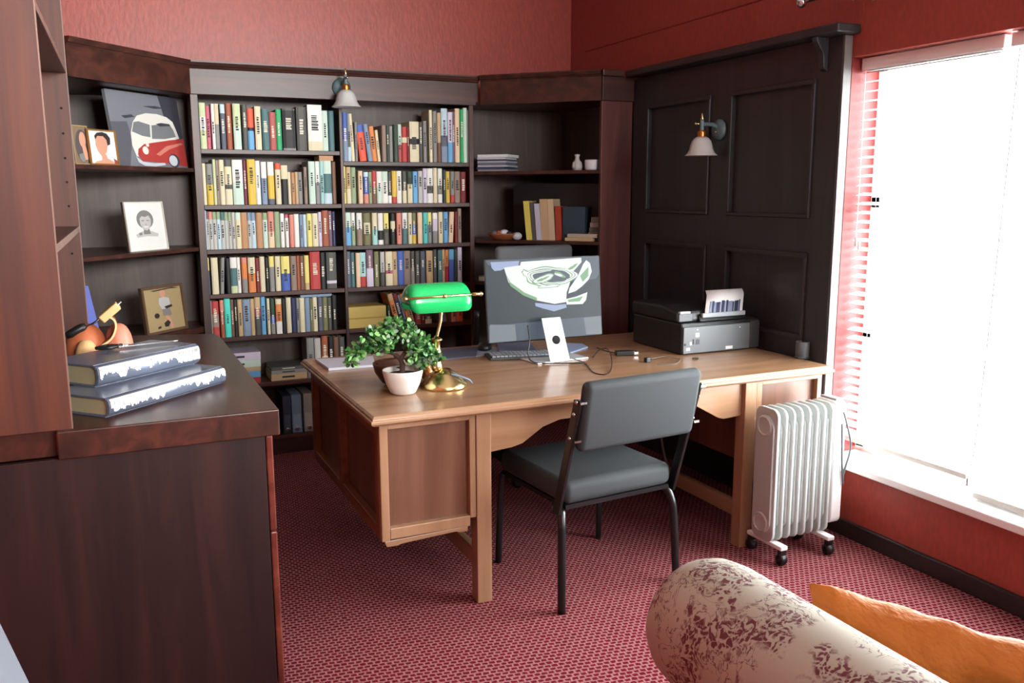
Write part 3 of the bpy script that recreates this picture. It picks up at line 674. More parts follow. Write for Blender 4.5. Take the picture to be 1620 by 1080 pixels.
picture(F, GOLDF, mat('print_pale', (216, 226, 222), .6),
        [(SKIN, [(.10, 1), (.22, .90), (.42, .86), (.44, .70), (.60, .70), (.62, .80), (.80, .88), (.92, 1)], .001), (HAIR, [(.28, .30), (.26, .18), (.36, .09), (.55, .06), (.70, .10), (.80, .22), (.78, .40), (.68, .44), (.62, .24), (.42, .20)], .0012),
         (SKIN, [(.28, .28), (.36, .18), (.56, .18), (.66, .28), (.68, .45), (.62, .62), (.52, .74), (.42, .74), (.32, .60), (.27, .44)], .0016), (mat('print_red', (150, 70, 66), .6), [(.84, .80), (.96, .86), (.97, 1), (.86, 1)], .0016)],
        'picture_frame', 'small gold-framed colour portrait of a dark-haired person on the top corner shelf', .007)
F = standing(118, 143, 259, 1.622, .05, .175, .06)
picture(F, mat('olive_mount', (150, 128, 92), .6), mat('print_brown', (126, 104, 80), .6),
        [(mat('print_dull', (84, 76, 76), .6), ell(.62, .52, .42, .42, 24), .0010), (SKIN, ell(.66, .36, .2, .2, 20), .0016), (SKIN, [(.56, .45), (.78, .45), (.86, .62), (.95, .86), (.72, .88), (.62, .66)], .0018), (PGREY, [(.34, .74), (.62, .70), (.72, .92), (.52, .93), (.38, .86)], .0022)],
        'picture_frame', 'oval portrait in a tan mount half hidden by the cabinet upright', .006)
F = standing(205, 266, 395, 1.205, .05, .245, .10)
picture(F, mat('thin_pale_frame', (206, 200, 190), .5), mat('print_white', (228, 228, 224), .6),
        [(PGREY, ell(.50, .36, .215, .19), .0010), (PGREY, [(.44, .50), (.57, .50), (.60, .66), (.42, .66)], .0012), (mat('print_light_grey', (188, 186, 184), .6), [(.36, .34), (.42, .29), (.50, .31), (.60, .28), (.645, .36), (.635, .46), (.58, .555), (.50, .585), (.42, .555), (.365, .46)], .0016), (PGREY, [(.40, .375), (.465, .368), (.47, .385), (.41, .395)], .0022), (PGREY, [(.53, .368), (.60, .375), (.59, .395), (.53, .385)], .0022), (mat('print_white', (228, 228, 224), .6), [(.43, .495), (.50, .505), (.57, .495), (.54, .525), (.46, .525)], .0022), (PGREY, [(.47, .455), (.53, .455), (.515, .467), (.485, .467)], .0020),
         (mat('print_light_grey', (188, 186, 184), .6), [(.22, .66), (.38, .60), (.62, .60), (.80, .66), (.78, .72), (.50, .70), (.25, .72)], .0008), (PGREY, [(.30, .63), (.38, .62), (.38, .67), (.31, .68)], .0014)],
        'picture_frame', 'white photograph of a smiling face in grey, alone on the middle corner shelf', .005)
F = standing(231, 296, 510, .775, .05, .245, .10)
picture(F, mat('brown_frame', (98, 72, 54), .45), mat('print_tan', (172, 150, 108), .6),
        [(SKIN, ell(.50, .17, .07, .075), .0012), (mat('print_light_grey', (188, 186, 184), .6), [(.40, .26), (.52, .24), (.64, .28), (.66, .46), (.56, .52), (.44, .50), (.38, .38)], .0012), (PGREY, [(.44, .50), (.62, .49), (.66, .64), (.58, .66), (.46, .64)], .0014), (SKIN, [(.48, .63), (.58, .64), (.64, .80), (.66, .92), (.60, .92), (.54, .78)], .0014),
         (HAIR, ell(.30, .62, .06, .055), .0012), (HAIR, [(.50, .45), (.68, .42), (.70, .47), (.54, .50)], .002), (HAIR, [(.44, .80), (.54, .74), (.60, .80), (.54, .88), (.46, .88)], .002), (HAIR, [(.28, .86), (.36, .84), (.36, .89), (.29, .90)], .0012), (HAIR, [(.22, .09), (.76, .06), (.92, .10), (.70, .085), (.30, .11)], .0012)],
        'picture_frame', 'brown-framed picture of a standing figure on tan ground above the worktop', .014)
F = standing(133, 160, 505, .775, .03, .30, .12)
b = MB(); b.prism([F.p(-.6, 0, -.01), F.p(1.0, 0, -.01), F.p(.72, .98, -.01), F.p(-.5, 1.0, -.01)], F.n * .012)
t = thing('certificate_folder', F.o, 'blue folder propped up behind the cabinet upright above the worktop', 'folder')
b.build('cover', mat('folder_blue', (100, 112, 190), .6), t)
b = MB(); b.prism([F.p(.05, .05, .002), F.p(.4, .08, .002), F.p(.35, .42, .002), F.p(.08, .5, .002)], F.n * .002); b.build('clip_in_sheet', mat('folder_sheet', (170, 196, 200), .7), t)

# ================================================================ on the worktop: two thick books, letter opener, curio
SILV = mat('silver_cover', (108, 116, 134), .26, .2)
def big_book(corners, z, h, label, group):
    """corners of the spine edge: near end, far end; width runs to the left"""
    a, c = Vector((*corners[0], 0)), Vector((*corners[1], 0)); d = (c - a); Ln = d.length; d.normalize(); n = Vector((-d.y, d.x, 0)); W = corners[2]
    t = thing('book', (((a + c) / 2 + n * W / 2).x, ((a + c) / 2 + n * W / 2).y, z), label, 'book', group)
    def P(u, v, zz): return Vector((a.x + d.x * u + n.x * v, a.y + d.y * u + n.y * v, z + zz))
    th = .005
    b = MB(); b.m = 0
    b.prism([P(0, .012, 0), P(0, W, 0), P(0, W, th), P(0, .012, th)], d * Ln); b.prism([P(0, .012, h - th), P(0, W, h - th), P(0, W, h), P(0, .012, h)], d * Ln)
    arc = [(.014, 0), (.004, .004), (-.003, h * .2), (-.006, h * .5), (-.003, h * .8), (.004, h - .004), (.014, h), (.016, h - .005), (.006, h * .8), (.003, h * .5), (.006, h * .2), (.016, .005)]
    b.prism([P(0, v, zz) for v, zz in arc], d * Ln, sm=True)
    b.build('cover', SILV, t)
    b = MB(); b.prism([P(.006, .008, th), P(.006, W - .006, th), P(.006, W - .006, h - th), P(.006, .008, h - th)], d * (Ln - .012)); b.build('page_block', mat('old_pages', (176, 160, 126), .85), t)
    r = random.Random(int(z * 1000)); b = MB(); u = .006; lo = .5
    while u < Ln - .006:                          # window glare and lettering painted as ragged pale bars
        du = r.uniform(.0015, .005); lo = min(.66, max(.26, lo + r.uniform(-.13, .13)))
        b.prism([P(u, -.0066, h * lo), P(u + du, -.0066, h * lo), P(u + du, -.0058, h * .78), P(u + du, -.0015, h * .9), P(u, -.0015, h * .9), P(u, -.0058, h * .78)], n * .006); u += du
    b.build('spine_glare_lettering', mat('spine_glare_lettering', (240, 240, 236), .35), t)
    return t
a0, a1 = onz(172, 661, WZ), onz(356, 606, WZ)
big_book(((a0.x, a0.y), (a1.x, a1.y), .215), WZ + .0005, .0535, 'thick silver-grey book lying at the bottom of the pair on the worktop', 'pair of thick books on the worktop')
a0, a1 = onz(155, 613, WZ + .0545), onz(316, 574, WZ + .0545)
big_book(((a0.x, a0.y), (a1.x, a1.y), .20), WZ + .0545, .062, 'thick silver-grey book lying on top of the other one, under the letter opener', 'pair of thick books on the worktop')
ZT = WZ + .1215
a0, a1, a2 = onz(150, 551, ZT + .006), onz(187, 547, ZT + .006), onz(274, 538, ZT + .006)
t = thing('letter_opener', (a1.x, a1.y, ZT), 'letter opener with black handle and steel blade lying on the thick books', 'letter opener')
e1 = (a1 - a0).normalized(); e2 = Vector((-e1.y, e1.x, 0))
b = MB(); pts = bez([a0 + e1 * .004, a0 + e2 * .020 + e1 * .03, a0.lerp(a1, .62) + e2 * .022, a1 + e2 * .004, a0.lerp(a1, .62) - e2 * .016, a0 - e2 * .016 + e1 * .03, a0 + e1 * .004], 6); b.tube(pts, .0055, 8); b.tube([a1 - e1 * .01, a1 + e1 * .012], .0065, 8); b.build('handle', BLACK, t)
b = MB(); dd = (a2 - a1).normalized(); d2 = Vector((-dd.y, dd.x, 0)); Tz = Vector((0, 0, -.0035))
b.prism([a1 + d2 * .007 + Tz, a1 - d2 * .007 + Tz, a2 - d2 * .003 + Tz, a2 + dd * .014 + Tz, a2 + d2 * .003 + Tz], (0, 0, .002)); b.tube([a1, a1.lerp(a2, .2)], .003, 8); b.build('blade', CHROME, t)
# curio of tan leather and wood
CY = 3.12
def cp(px, py): return ony(px, py, CY)
t = thing('leather_curio', (cp(150, 555).x, CY, WZ), 'tan leather and wood curio with curled strap behind the thick books', 'ornament')
LEA = mat('tan_leather', (190, 104, 66), .5); LEAL = mat('pale_leather_edge', (234, 200, 142), .6); WOODL = mat('curio_wood', (216, 184, 124), .5)
def dome(px, ytop, dy, r, name, m):
    c = cp(px, ytop); h = c.z - WZ; b = MB()
    b.lathe([(r, 0)] + [(r * math.cos(math.radians(a)) ** .8, h * (.45 + .55 * math.sin(math.radians(a)))) for a in range(0, 91, 10)], (c.x, CY + dy, WZ), 28); b.build(name, m, t)
dome(133, 514, .035, .064, 'leather_body', LEA)
dome(186, 515, .06, .046, 'leather_body', mat('pink_leather', (206, 128, 104), .5))
dome(136, 534, -.045, .036, 'pale_pad', mat('pale_leather', (230, 184, 128), .55))
def strap(path, w, th, mats, name):
    pts = bez(path, 8); b = MB(); wv = Vector((0, w, 0)); n_ = len(pts)
    for i, p in enumerate(pts):
        tg = (pts[min(i + 1, n_ - 1)] - pts[max(i - 1, 0)]).normalized(); nn = tg.cross(Vector((0, 1, 0))).normalized() * th / 2
        b.v += [p - wv / 2 - nn, p - wv / 2 + nn, p + wv / 2 + nn, p + wv / 2 - nn]
    for i in range(n_ - 1):
        for k in range(4):
            j = (k + 1) % 4; b.f.append([i * 4 + k, i * 4 + j, i * 4 + 4 + j, i * 4 + 4 + k]); b.mi.append(1 if k == 0 else 0); b.sm.append(k in (1, 3))
    b.f += [[3, 2, 1, 0], [n_ * 4 - 4, n_ * 4 - 3, n_ * 4 - 2, n_ * 4 - 1]]; b.mi += [0, 0]; b.sm += [False, False]
    return b.build(name, mats, t)
strap([cp(143, 552), cp(160, 545), cp(176, 534), cp(183, 518), cp(182, 507), cp(176, 501), cp(169, 499)], .06, .006, [mat('strap_brown', (150, 82, 46), .5), LEAL], 'curled_strap')
p0_, p1_ = cp(160, 505), cp(187, 482); ax_ = (p1_ - p0_).normalized()
b = MB(); up_ = Vector((0, 1, 0)).cross(ax_).normalized()
b.prism([p0_ - up_ * .013 - Vector((0, .03, 0)), p0_ + up_ * .013 - Vector((0, .03, 0)), p0_ + up_ * .013 + Vector((0, .03, 0)), p0_ - up_ * .013 + Vector((0, .03, 0))], ax_ * (p1_ - p0_).length); b.build('wooden_block', WOODL, t, .004)
b = MB(); b.tube([cp(112, 530), cp(150, 510), cp(192, 477)], .0035, 8); b.build('metal_rod', CHROME, t)
b = MB(); b.tube([cp(104, 531), cp(112, 528), cp(130, 518), cp(136, 514)], [.010, .014, .014, .008], 10); b.build('black_grip', BLACK, t)

# ================================================================ desk top things
# banker's lamp
lx, ly = 1.148, 3.115
t = thing('banker_lamp', (lx, ly, DZ), 'brass banker lamp with green glass shade on the desk', 'lamp')
b = MB(); b.lathe([(0, 0), (.092, 0), (.093, .006), (.090, .018), (.078, .026), (.074, .034), (.058, .044), (.054, .052), (.036, .062), (.026, .070), (.0, .074)], (lx, ly, DZ), 40); b.build('base', BRASS, t)
b = MB(); b.lathe([(.020, .066), (.021, .085), (.016, .095), (.014, .12), (.017, .125), (.015, .13), (.018, .138), (.013, .15), (.0125, .18), (.022, .184), (.022, .188), (.012, .192), (.008, .20)], (lx - .025, ly, DZ), 20); b.build('column', BRASS, t)
sx = lx - .025
b = MB(); b.tube(bez([(sx, ly, DZ + .19), (sx + .004, ly, DZ + .21), (sx + .016, ly - .0, DZ + .255), (sx + .020, ly, DZ + .30), (sx + .012, ly - .012, DZ + .335), (sx + .010, ly - .045, DZ + .352), (sx + .010, ly - .062, DZ + .358)], 6), .006, 10); b.build('arm', BRASS, t)
by = ly - .066
b = MB(); b.tube([(.983, by, 1.112), (1.275, by, 1.116)], .0045, 10)
for x, z, r in ((.981, 1.112, .008), (1.279, 1.116, .009), (sx + .010, 1.114, .009)): b.ball((x, by, z), r)
b.tube([(1.245, by, 1.1155), (1.278, by, 1.116)], [.006, .008], 10); b.build('cross_bar', BRASS, t)
b = MB(); n_u, n_v = 24, 16                    # glass trough, rounded at both ends, open below
X0, X1 = 1.003, 1.246
for i in range(n_u + 1):
    u = -1 + 2 * i / n_u; u = math.copysign(1 - (1 - abs(u)) ** 1.6, u)
    k_ = max(0, (abs(u) - .72) / .28); e = (1 - k_ ** 2.4) ** .5 if k_ < 1 else 0; e = .34 + .66 * e
    x = (X0 + X1) / 2 + u * (X1 - X0) / 2
    for j in range(n_v + 1):
        a = math.radians(180 * j / n_v); zz = 1.054 + .103 * max(math.sin(a), 0) ** .62
        b.v.append(Vector((x, by + .066 + .066 * math.cos(a) * (.6 + .4 * e), 1.098 + (zz - 1.098) * e)))
for i in range(n_u):
    for j in range(n_v): b.f.append([i * (n_v + 1) + j, i * (n_v + 1) + j + 1, (i + 1) * (n_v + 1) + j + 1, (i + 1) * (n_v + 1) + j])
for i in (0, n_u): b.f.append([i * (n_v + 1) + j for j in range(n_v + 1)])
b.mi = [0] * len(b.f); b.sm = [True] * len(b.f)
b.build('glass_shade', mat('green_glass', (24, 176, 96), .16, 0, Coat_Weight=.5), t, solid=.004)
b = MB(); b.tube(bez([(lx + .01, ly - .05, DZ + .058), (lx + .05, ly - .055, DZ + .045), (lx + .085, ly - .05, DZ + .028), (lx + .10, ly - .045, DZ + .012)], 5), .004, 8); b.build('pull_chain', mat('pen_blue_grey', (96, 112, 134), .4), t)

# bonsai in a white pot
bx, by_ = onz(631, 617, DZ).x, 3.075
t = thing('potted_bonsai', (bx, by_, DZ), 'small bonsai with green glossy leaves in a white pot on the desk', 'plant')
b = MB(); b.lathe([(0, 0), (.040, 0), (.048, .006), (.062, .035), (.071, .065), (.076, .088), (.0745, .091), (.071, .088), (.066, .070), (.0, .068)], (bx, by_, DZ), 36); b.build('pot', mat('white_ceramic', (236, 232, 226), .35), t)
b = MB(); b.lathe([(.0672, .071), (.05, .076), (0, .079)], (bx, by_, DZ), 24); b.build('soil', mat('dark_soil', (46, 34, 28), .95), t)
tk = MB(); tk.tube(bez([(bx - .005, by_, DZ + .07), (bx + .000, by_, DZ + .105), (bx - .012, by_ + .005, DZ + .135), (bx - .045, by_, DZ + .155), (bx - .085, by_ - .005, DZ + .165)], 6), [.011] * 8 + [.009] * 8 + [.005] * 9, 8)
tk.tube(bez([(bx - .008, by_, DZ + .13), (bx + .02, by_, DZ + .16), (bx + .065, by_ + .005, DZ + .165), (bx + .11, by_, DZ + .15)], 6), [.008] * 12 + [.004] * 7, 8); tk.build('trunk', mat('bark', (70, 50, 42), .9), t)
LF = [mat('leaf_mid', (70, 132, 62), .45), mat('leaf_light', (128, 176, 104), .4), mat('leaf_grey', (150, 178, 150), .35), mat('leaf_dark', (38, 84, 40), .5)]
rl = random.Random(11); b = MB()
def leaf(c, r):
    d = Vector((rl.gauss(0, 1), rl.gauss(0, 1), rl.gauss(.4, .8))).normalized(); s = d.cross(Vector((rl.gauss(0, 1), rl.gauss(0, 1), rl.gauss(0, 1)))).normalized(); n = d.cross(s)
    mi = rl.choices((0, 1, 2, 3), (4, 3, 2, 3))[0]
    p = [c, c + d * r * .35 + s * r * .34 + n * .001, c + d * r * .75 + s * r * .30, c + d * r, c + d * r * .75 - s * r * .30, c + d * r * .35 - s * r * .34 + n * .001]
    k = len(b.v); q = [v - n * .0012 for v in p]; b.v += p + q; b.f += [[k, k + 1, k + 2, k + 3, k + 4, k + 5], [k + 11, k + 10, k + 9, k + 8, k + 7, k + 6]]; b.mi += [mi, mi]; b.sm += [False, False]
def bp_(px, py, dy=0): return ony(px, py, by_ + dy)
for px, py, rr in ((562, 562, 15), (575, 548, 18), (592, 545, 18), (590, 530, 14), (606, 535, 17), (612, 520, 14), (628, 522, 16), (625, 512, 10), (640, 532, 16), (648, 520, 12), (652, 545, 18), (660, 535, 13), (665, 556, 17), (672, 545, 12), (655, 568, 14), (672, 572, 14), (684, 560, 11), (690, 566, 9), (555, 570, 9), (615, 545, 13)):
    for dy in (-.03, .012):
        c0 = bp_(px, py, dy); R_ = rr / 430
        for _ in range(34):
            v = Vector((rl.gauss(0, 1), rl.gauss(0, 1), rl.gauss(0, 1))).normalized() * R_ * rl.uniform(.35, .95); leaf(c0 + Vector((v.x, v.y * .9, v.z)), rl.uniform(.016, .026))
b.build('foliage', LF, t)
# dark wooden bowl and copper ball behind the plant
q = onz(625, 603, DZ)
t = thing('wooden_bowl', (q.x, 3.20, DZ), 'dark brown wooden bowl half hidden behind the white plant pot', 'bowl')
b = MB(); b.lathe([(0, 0), (.045, 0), (.062, .012), (.088, .05), (.096, .085), (.092, .088), (.084, .052), (.058, .018), (0, .012)], (q.x - .005, 3.235, DZ), 36); b.build('bowl_body', mat('bowl_brown', (74, 42, 28), .35), t)
b = MB(); b.lathe([(0, .05), (.055, .06), (.078, .080), (.0, .10)], (q.x - .005, 3.235, DZ), 18, flute=.06); b.build('contents', mat('bowl_contents', (150, 116, 98), .8), t)
q = ony(679, 577, 3.22)
tag(MB().lathe([(0, 0), (.014, .002), (.024, .014), (.027, .030), (.022, .046), (.012, .056), (.010, .068), (.014, .072), (0, .074)], (q.x, 3.24, DZ), 20).build('copper_vase', mat('copper', (190, 128, 84), .3, .8)), 'small copper vase between the bonsai and the brass lamp', 'vase')
# writing pad at the left end
def sheet(px, z, th, name, m, label, cat, group=None):
    ps = [onz(x, y, z) for x, y in px]; b = MB(); b.prism([(p.x, p.y, z) for p in ps], (0, 0, th)); return tag(b.build(name, m), label, cat, group)
sheet([(520, 586), (594, 580), (590, 566), (499, 571)], DZ + .0004, .010, 'writing_pad', mat('pad_lilac', (206, 206, 218), .7), 'pale lilac writing pad at the desk corner behind the bonsai', 'pad')
# mats, papers, keyboard, mouse
sheet([(700, 569), (752, 564), (757, 549), (700, 553)], DZ + .0004, .003, 'mouse_mat', mat('mat_slate', (86, 92, 116), .7), 'slate blue mat on the desk beside the lamp', 'mat')
sheet([(753, 564), (800, 559), (790, 549), (757, 550)], DZ + .0004, .002, 'paper_sheet', mat('grey_paper', (140, 150, 166), .7), 'grey paper sheet lying under the black mouse', 'paper')
sheet([(790, 556), (850, 556), (838, 541), (786, 544)], DZ + .0028, .004, 'notebook', mat('notebook_blue', (112, 122, 150), .6), 'blue-grey notebook lying under the monitor', 'notebook')
sheet([(896, 561), (930, 550), (921, 545), (896, 544)], DZ + .0004, .006, 'notebook', mat('notebook_pale', (150, 166, 200), .6), 'pale blue notebook behind the monitor stand', 'notebook')
q = onz(767, 553, DZ)
b = MB(); b.v = []; pts = [(1e-5, .034), (.020, .033), (.032, .026), (.036, .012), (.035, .0)]
b.lathe([(r, h) for r, h in pts][::-1], (0, 0, 0), 20); b.v = [Matrix.Translation((q.x, q.y, DZ + .0036)) @ Matrix.Rotation(math.radians(60), 4, 'Z') @ Vector((p.x * 1.55, p.y * .95, p.z)) for p in b.v]
tag(b.build('computer_mouse', BLACK), 'black computer mouse beside the keyboard', 'mouse')
kk = [onz(776, 571, DZ), onz(880, 566, DZ), onz(868, 552, DZ), onz(798, 556, DZ)]
ku = (kk[1] - kk[0]).normalized(); kv = Vector((-ku.y, ku.x, 0)); k0 = kk[0]
t = thing('keyboard', k0 + ku * .15, 'dark keyboard with grey keys in front of the monitor foot', 'keyboard')
def KP(u, v, z): p = k0 + ku * u + kv * v; return Vector((p.x, p.y, DZ + z))
b = MB(); b.prism([KP(0, 0, .0006), KP(.30, 0, .0006), KP(.30, .13, .0006), KP(0, .13, .0006)], (0, 0, .012)); b.build('case', mat('keyboard_case', (52, 54, 52), .5), t, .003)
b = MB()
for i in range(15):
    for j in range(5): b.prism([KP(.012 + i * .0186, .01 + j * .0225, .0128), KP(.027 + i * .0186, .01 + j * .0225, .0128), KP(.027 + i * .0186, .028 + j * .0225, .0128), KP(.012 + i * .0186, .028 + j * .0225, .0128)], (0, 0, .006))
b.build('keys', mat('key_grey', (150, 158, 166), .5), t)

# monitor; reflections on its back painted as glowing shapes
M0, M1 = Vector((1.484, 3.452, .846)), Vector((2.052, 3.452, .846))
MW, MHt = .568, .362
Fm = Frame(M0, (MW, 0, 0), Matrix.Rotation(math.radians(-6), 3, 'X') @ Vector((0, 0, MHt)))
t = thing('monitor', (1.74, 3.40, DZ), 'large flat monitor on the desk, white and green reflections painted on its back', 'monitor')
def rr_(r, n=5, u0=0, v0=0, u1=1, v1=1, asp=MW / MHt):
    o = []
    for cx, cy, a0 in ((u1 - r, v0 + r * asp, -90), (u1 - r, v1 - r * asp, 0), (u0 + r, v1 - r * asp, 90), (u0 + r, v0 + r * asp, 180)):
        for i in range(n + 1): a = math.radians(a0 + 90 * i / n); o.append((cx + r * math.cos(a), cy + r * asp * math.sin(a)))
    return o
b = MB(); b.prism([Fm.p(a, c, -.016) for a, c in rr_(.012)], Fm.n * .016); b.build('housing', mat('alu_grey', (116, 126, 134), .3, .5), t, .002)
def S(x, y):
    """spot on the monitor back read from a 4.5x enlargement of the photo"""
    u = v = .5
    for _ in range(20): v = (y - (245 - 20 * u)) / (575 - 50 * u); u = (x - 200 + 35 * v) / (805 - 15 * v)
    return (min(max(u, .004), .996), 1 - min(max(v, .004), .996))
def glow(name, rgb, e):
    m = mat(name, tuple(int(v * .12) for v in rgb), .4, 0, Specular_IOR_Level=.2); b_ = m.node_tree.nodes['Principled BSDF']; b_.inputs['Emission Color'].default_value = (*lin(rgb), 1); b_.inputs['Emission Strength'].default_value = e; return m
SDK, SMD, SWH, SGR, SLI, SCH = glow('reflection_dark', (58, 70, 78), .6), glow('reflection_slate', (96, 108, 122), .7), glow('reflection_white', (246, 250, 246), .92), glow('reflection_green', (140, 190, 140), .8), glow('reflection_lilac', (172, 186, 222), .85), glow('reflection_grey', (142, 152, 158), .7)
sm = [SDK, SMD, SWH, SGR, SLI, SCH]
b = MB()
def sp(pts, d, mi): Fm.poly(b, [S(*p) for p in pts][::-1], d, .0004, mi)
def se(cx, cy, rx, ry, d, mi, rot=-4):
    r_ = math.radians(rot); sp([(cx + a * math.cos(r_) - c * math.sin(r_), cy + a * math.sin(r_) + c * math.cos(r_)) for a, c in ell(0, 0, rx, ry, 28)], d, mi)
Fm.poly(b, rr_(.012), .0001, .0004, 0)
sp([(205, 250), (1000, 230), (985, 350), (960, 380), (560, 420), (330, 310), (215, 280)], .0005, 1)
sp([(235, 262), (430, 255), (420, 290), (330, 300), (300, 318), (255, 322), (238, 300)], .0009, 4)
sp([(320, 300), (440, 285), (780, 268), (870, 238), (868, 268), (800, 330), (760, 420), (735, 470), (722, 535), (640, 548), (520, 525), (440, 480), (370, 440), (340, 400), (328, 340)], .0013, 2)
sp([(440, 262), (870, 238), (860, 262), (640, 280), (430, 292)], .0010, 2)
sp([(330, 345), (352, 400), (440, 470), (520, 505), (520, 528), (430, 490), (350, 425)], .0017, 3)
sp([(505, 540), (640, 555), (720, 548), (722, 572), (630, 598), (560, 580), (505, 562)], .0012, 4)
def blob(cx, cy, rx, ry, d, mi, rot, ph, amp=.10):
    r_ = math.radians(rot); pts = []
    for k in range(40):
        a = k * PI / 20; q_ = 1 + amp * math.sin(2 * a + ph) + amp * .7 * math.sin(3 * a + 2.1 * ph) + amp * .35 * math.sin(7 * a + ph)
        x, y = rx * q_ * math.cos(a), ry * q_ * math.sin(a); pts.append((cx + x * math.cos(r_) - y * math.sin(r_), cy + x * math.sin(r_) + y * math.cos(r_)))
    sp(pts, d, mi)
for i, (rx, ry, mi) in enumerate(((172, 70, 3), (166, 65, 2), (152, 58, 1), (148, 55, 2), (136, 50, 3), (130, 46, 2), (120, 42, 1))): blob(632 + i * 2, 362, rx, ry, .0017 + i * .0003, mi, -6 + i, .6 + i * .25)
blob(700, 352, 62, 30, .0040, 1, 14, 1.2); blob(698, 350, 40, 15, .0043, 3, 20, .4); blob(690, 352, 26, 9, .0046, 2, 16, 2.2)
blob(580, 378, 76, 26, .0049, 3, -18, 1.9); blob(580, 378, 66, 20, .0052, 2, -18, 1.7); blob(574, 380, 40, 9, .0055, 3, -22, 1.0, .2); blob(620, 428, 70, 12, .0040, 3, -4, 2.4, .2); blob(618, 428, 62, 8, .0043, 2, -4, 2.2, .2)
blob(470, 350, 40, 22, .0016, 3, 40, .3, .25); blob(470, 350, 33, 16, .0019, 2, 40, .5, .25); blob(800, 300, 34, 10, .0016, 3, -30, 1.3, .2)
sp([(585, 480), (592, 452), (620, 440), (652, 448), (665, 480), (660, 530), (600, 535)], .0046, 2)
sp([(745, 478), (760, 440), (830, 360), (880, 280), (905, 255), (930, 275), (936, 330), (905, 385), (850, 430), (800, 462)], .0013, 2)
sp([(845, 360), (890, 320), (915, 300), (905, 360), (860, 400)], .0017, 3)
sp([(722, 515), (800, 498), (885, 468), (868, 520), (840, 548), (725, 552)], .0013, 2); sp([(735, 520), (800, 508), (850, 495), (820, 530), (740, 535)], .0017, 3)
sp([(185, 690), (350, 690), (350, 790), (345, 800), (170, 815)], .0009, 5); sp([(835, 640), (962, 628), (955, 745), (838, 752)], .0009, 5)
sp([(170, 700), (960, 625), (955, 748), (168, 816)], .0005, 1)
b.build('painted_reflections', sm, t)
# stand: white leaf with a cable hole, plate on the desk
q0 = onz(886, 573, DZ)
lf = [Vector((q0.x + a, q0.y + y, DZ + z)) for a, y, z in ((-.056, .060, .185), (.030, .060, .185), (.036, .012, .03), (.036, 0, .012), (-.05, 0, .012))]
b = MB(); hole = [Vector((q0.x - .008 + .017 * math.cos(a), q0.y + .0275, DZ + .105 + .020 * math.sin(a))) for a in [k * PI / 12 for k in range(24)]]
def leafp(x0, x1, y, z): return Vector((q0.x + x0, q0.y + y, DZ + z))
b.prism([(q0.x - .060, q0.y + .062, DZ + .19), (q0.x - .048, q0.y, DZ + .008), (q0.x + .050, q0.y, DZ + .008), (q0.x + .034, q0.y + .062, DZ + .19)][::-1], (0, .006, .001))
b.build('stand', mat('stand_white', (238, 240, 242), .3), t, .003)
b = MB(); nst = Vector((0, -.947, .323)).normalized(); ch_ = Vector((q0.x - .004, q0.y + .0300, DZ + .096)) + nst * .0004
b.lathe([(.020, 0), (.020, .001)], ch_, 24, T=nst.to_track_quat('Z', 'Y').to_matrix().to_4x4()); b.build('cable_hole', mat('cable_hole_black', (6, 7, 10), .9), t)
b = MB(); g0, g1 = onz(851, 577, DZ), onz(931, 567, DZ); gd = (g1 - g0).normalized(); gn = Vector((-gd.y, gd.x, 0))
b.prism([(p.x, p.y, DZ + .0006) for p in (g0, g1, g1 + gn * .16, g0 + gn * .16)], (0, 0, .006)); b.build('stand_plate', mat('plate_white', (226, 230, 234), .25, .3), t, .002)
MB().box(q0.x - .03, 3.435, DZ + .15, q0.x + .02, 3.45, DZ + .185).build('hinge', BLACK, t)
b = MB(); b.tube(bez([(1.66, 3.43, DZ + .16), (1.655, 3.40, DZ + .10), (1.64, 3.385, DZ + .04), (1.66, 3.36, DZ + .008), (1.75, 3.31, DZ + .005), (1.85, 3.27, DZ + .005)], 6), .0028, 6); b.build('cable', BLACK, t)
# cables and adapters on the desk
def cable(pts, r, label, m=BLACK, name='cable', cat='cable'): 
    return tag(MB().tube(bez([Vector((onz(x, y, DZ).x, onz(x, y, DZ).y, DZ + r + .0005 + h)) for x, y, h in pts], 8), r, 7).build(name, m), label, cat)
cable([(938, 566, 0), (948, 558, .012), (962, 560, .02), (968, 576, .008), (962, 592, .0), (940, 590, 0), (925, 575, 0), (905, 572, .012)], .0022, 'thin black cable looped on the desk beside the monitor foot')
cable([(944, 550, 0), (960, 556, 0), (978, 560, .003)], .002, 'short black lead running to the black adapter on the desk')
cable([(1030, 570, .004), (1050, 567, .006), (1075, 570, .004), (1068, 576, 0), (1040, 577, 0)], .002, 'grey lead curving on the desk by the printer', mat('lead_grey', (110, 104, 100), .6))
def lump(px, py, a, l, wd, h, name, label, cat, m=BLACK, m2=None):
    p = onz(px, py, DZ); T = Matrix.Translation((p.x, p.y, DZ + .0004)) @ Matrix.Rotation(math.radians(a), 4, 'Z')
    t_ = thing(name, (p.x, p.y, DZ), label, cat); MB().box(-l / 2, -wd / 2, 0, l / 2, wd / 2, h, T=T).build('body', m, t_, .004)
    if m2: MB().box(l / 2 - .004, -wd / 2 + .004, .004, l / 2 + .018, wd / 2 - .004, h - .004, T=T).build('connector', m2, t_, .002)
    return t_
lump(988, 562, -18, .085, .035, .022, 'power_adapter', 'black adapter with silver connector lying behind the chair back', 'adapter', BLACK, CHROME)
lump(1024, 573, 10, .026, .020, .022, 'plug', 'small black plug lying near the desk edge by the printer', 'plug')
lump(1100, 568, -20, .03, .012, .008, 'cable_clip', 'small dark clip on the desk in front of the printer', 'clip', mat('clip_brown', (70, 60, 40), .6))
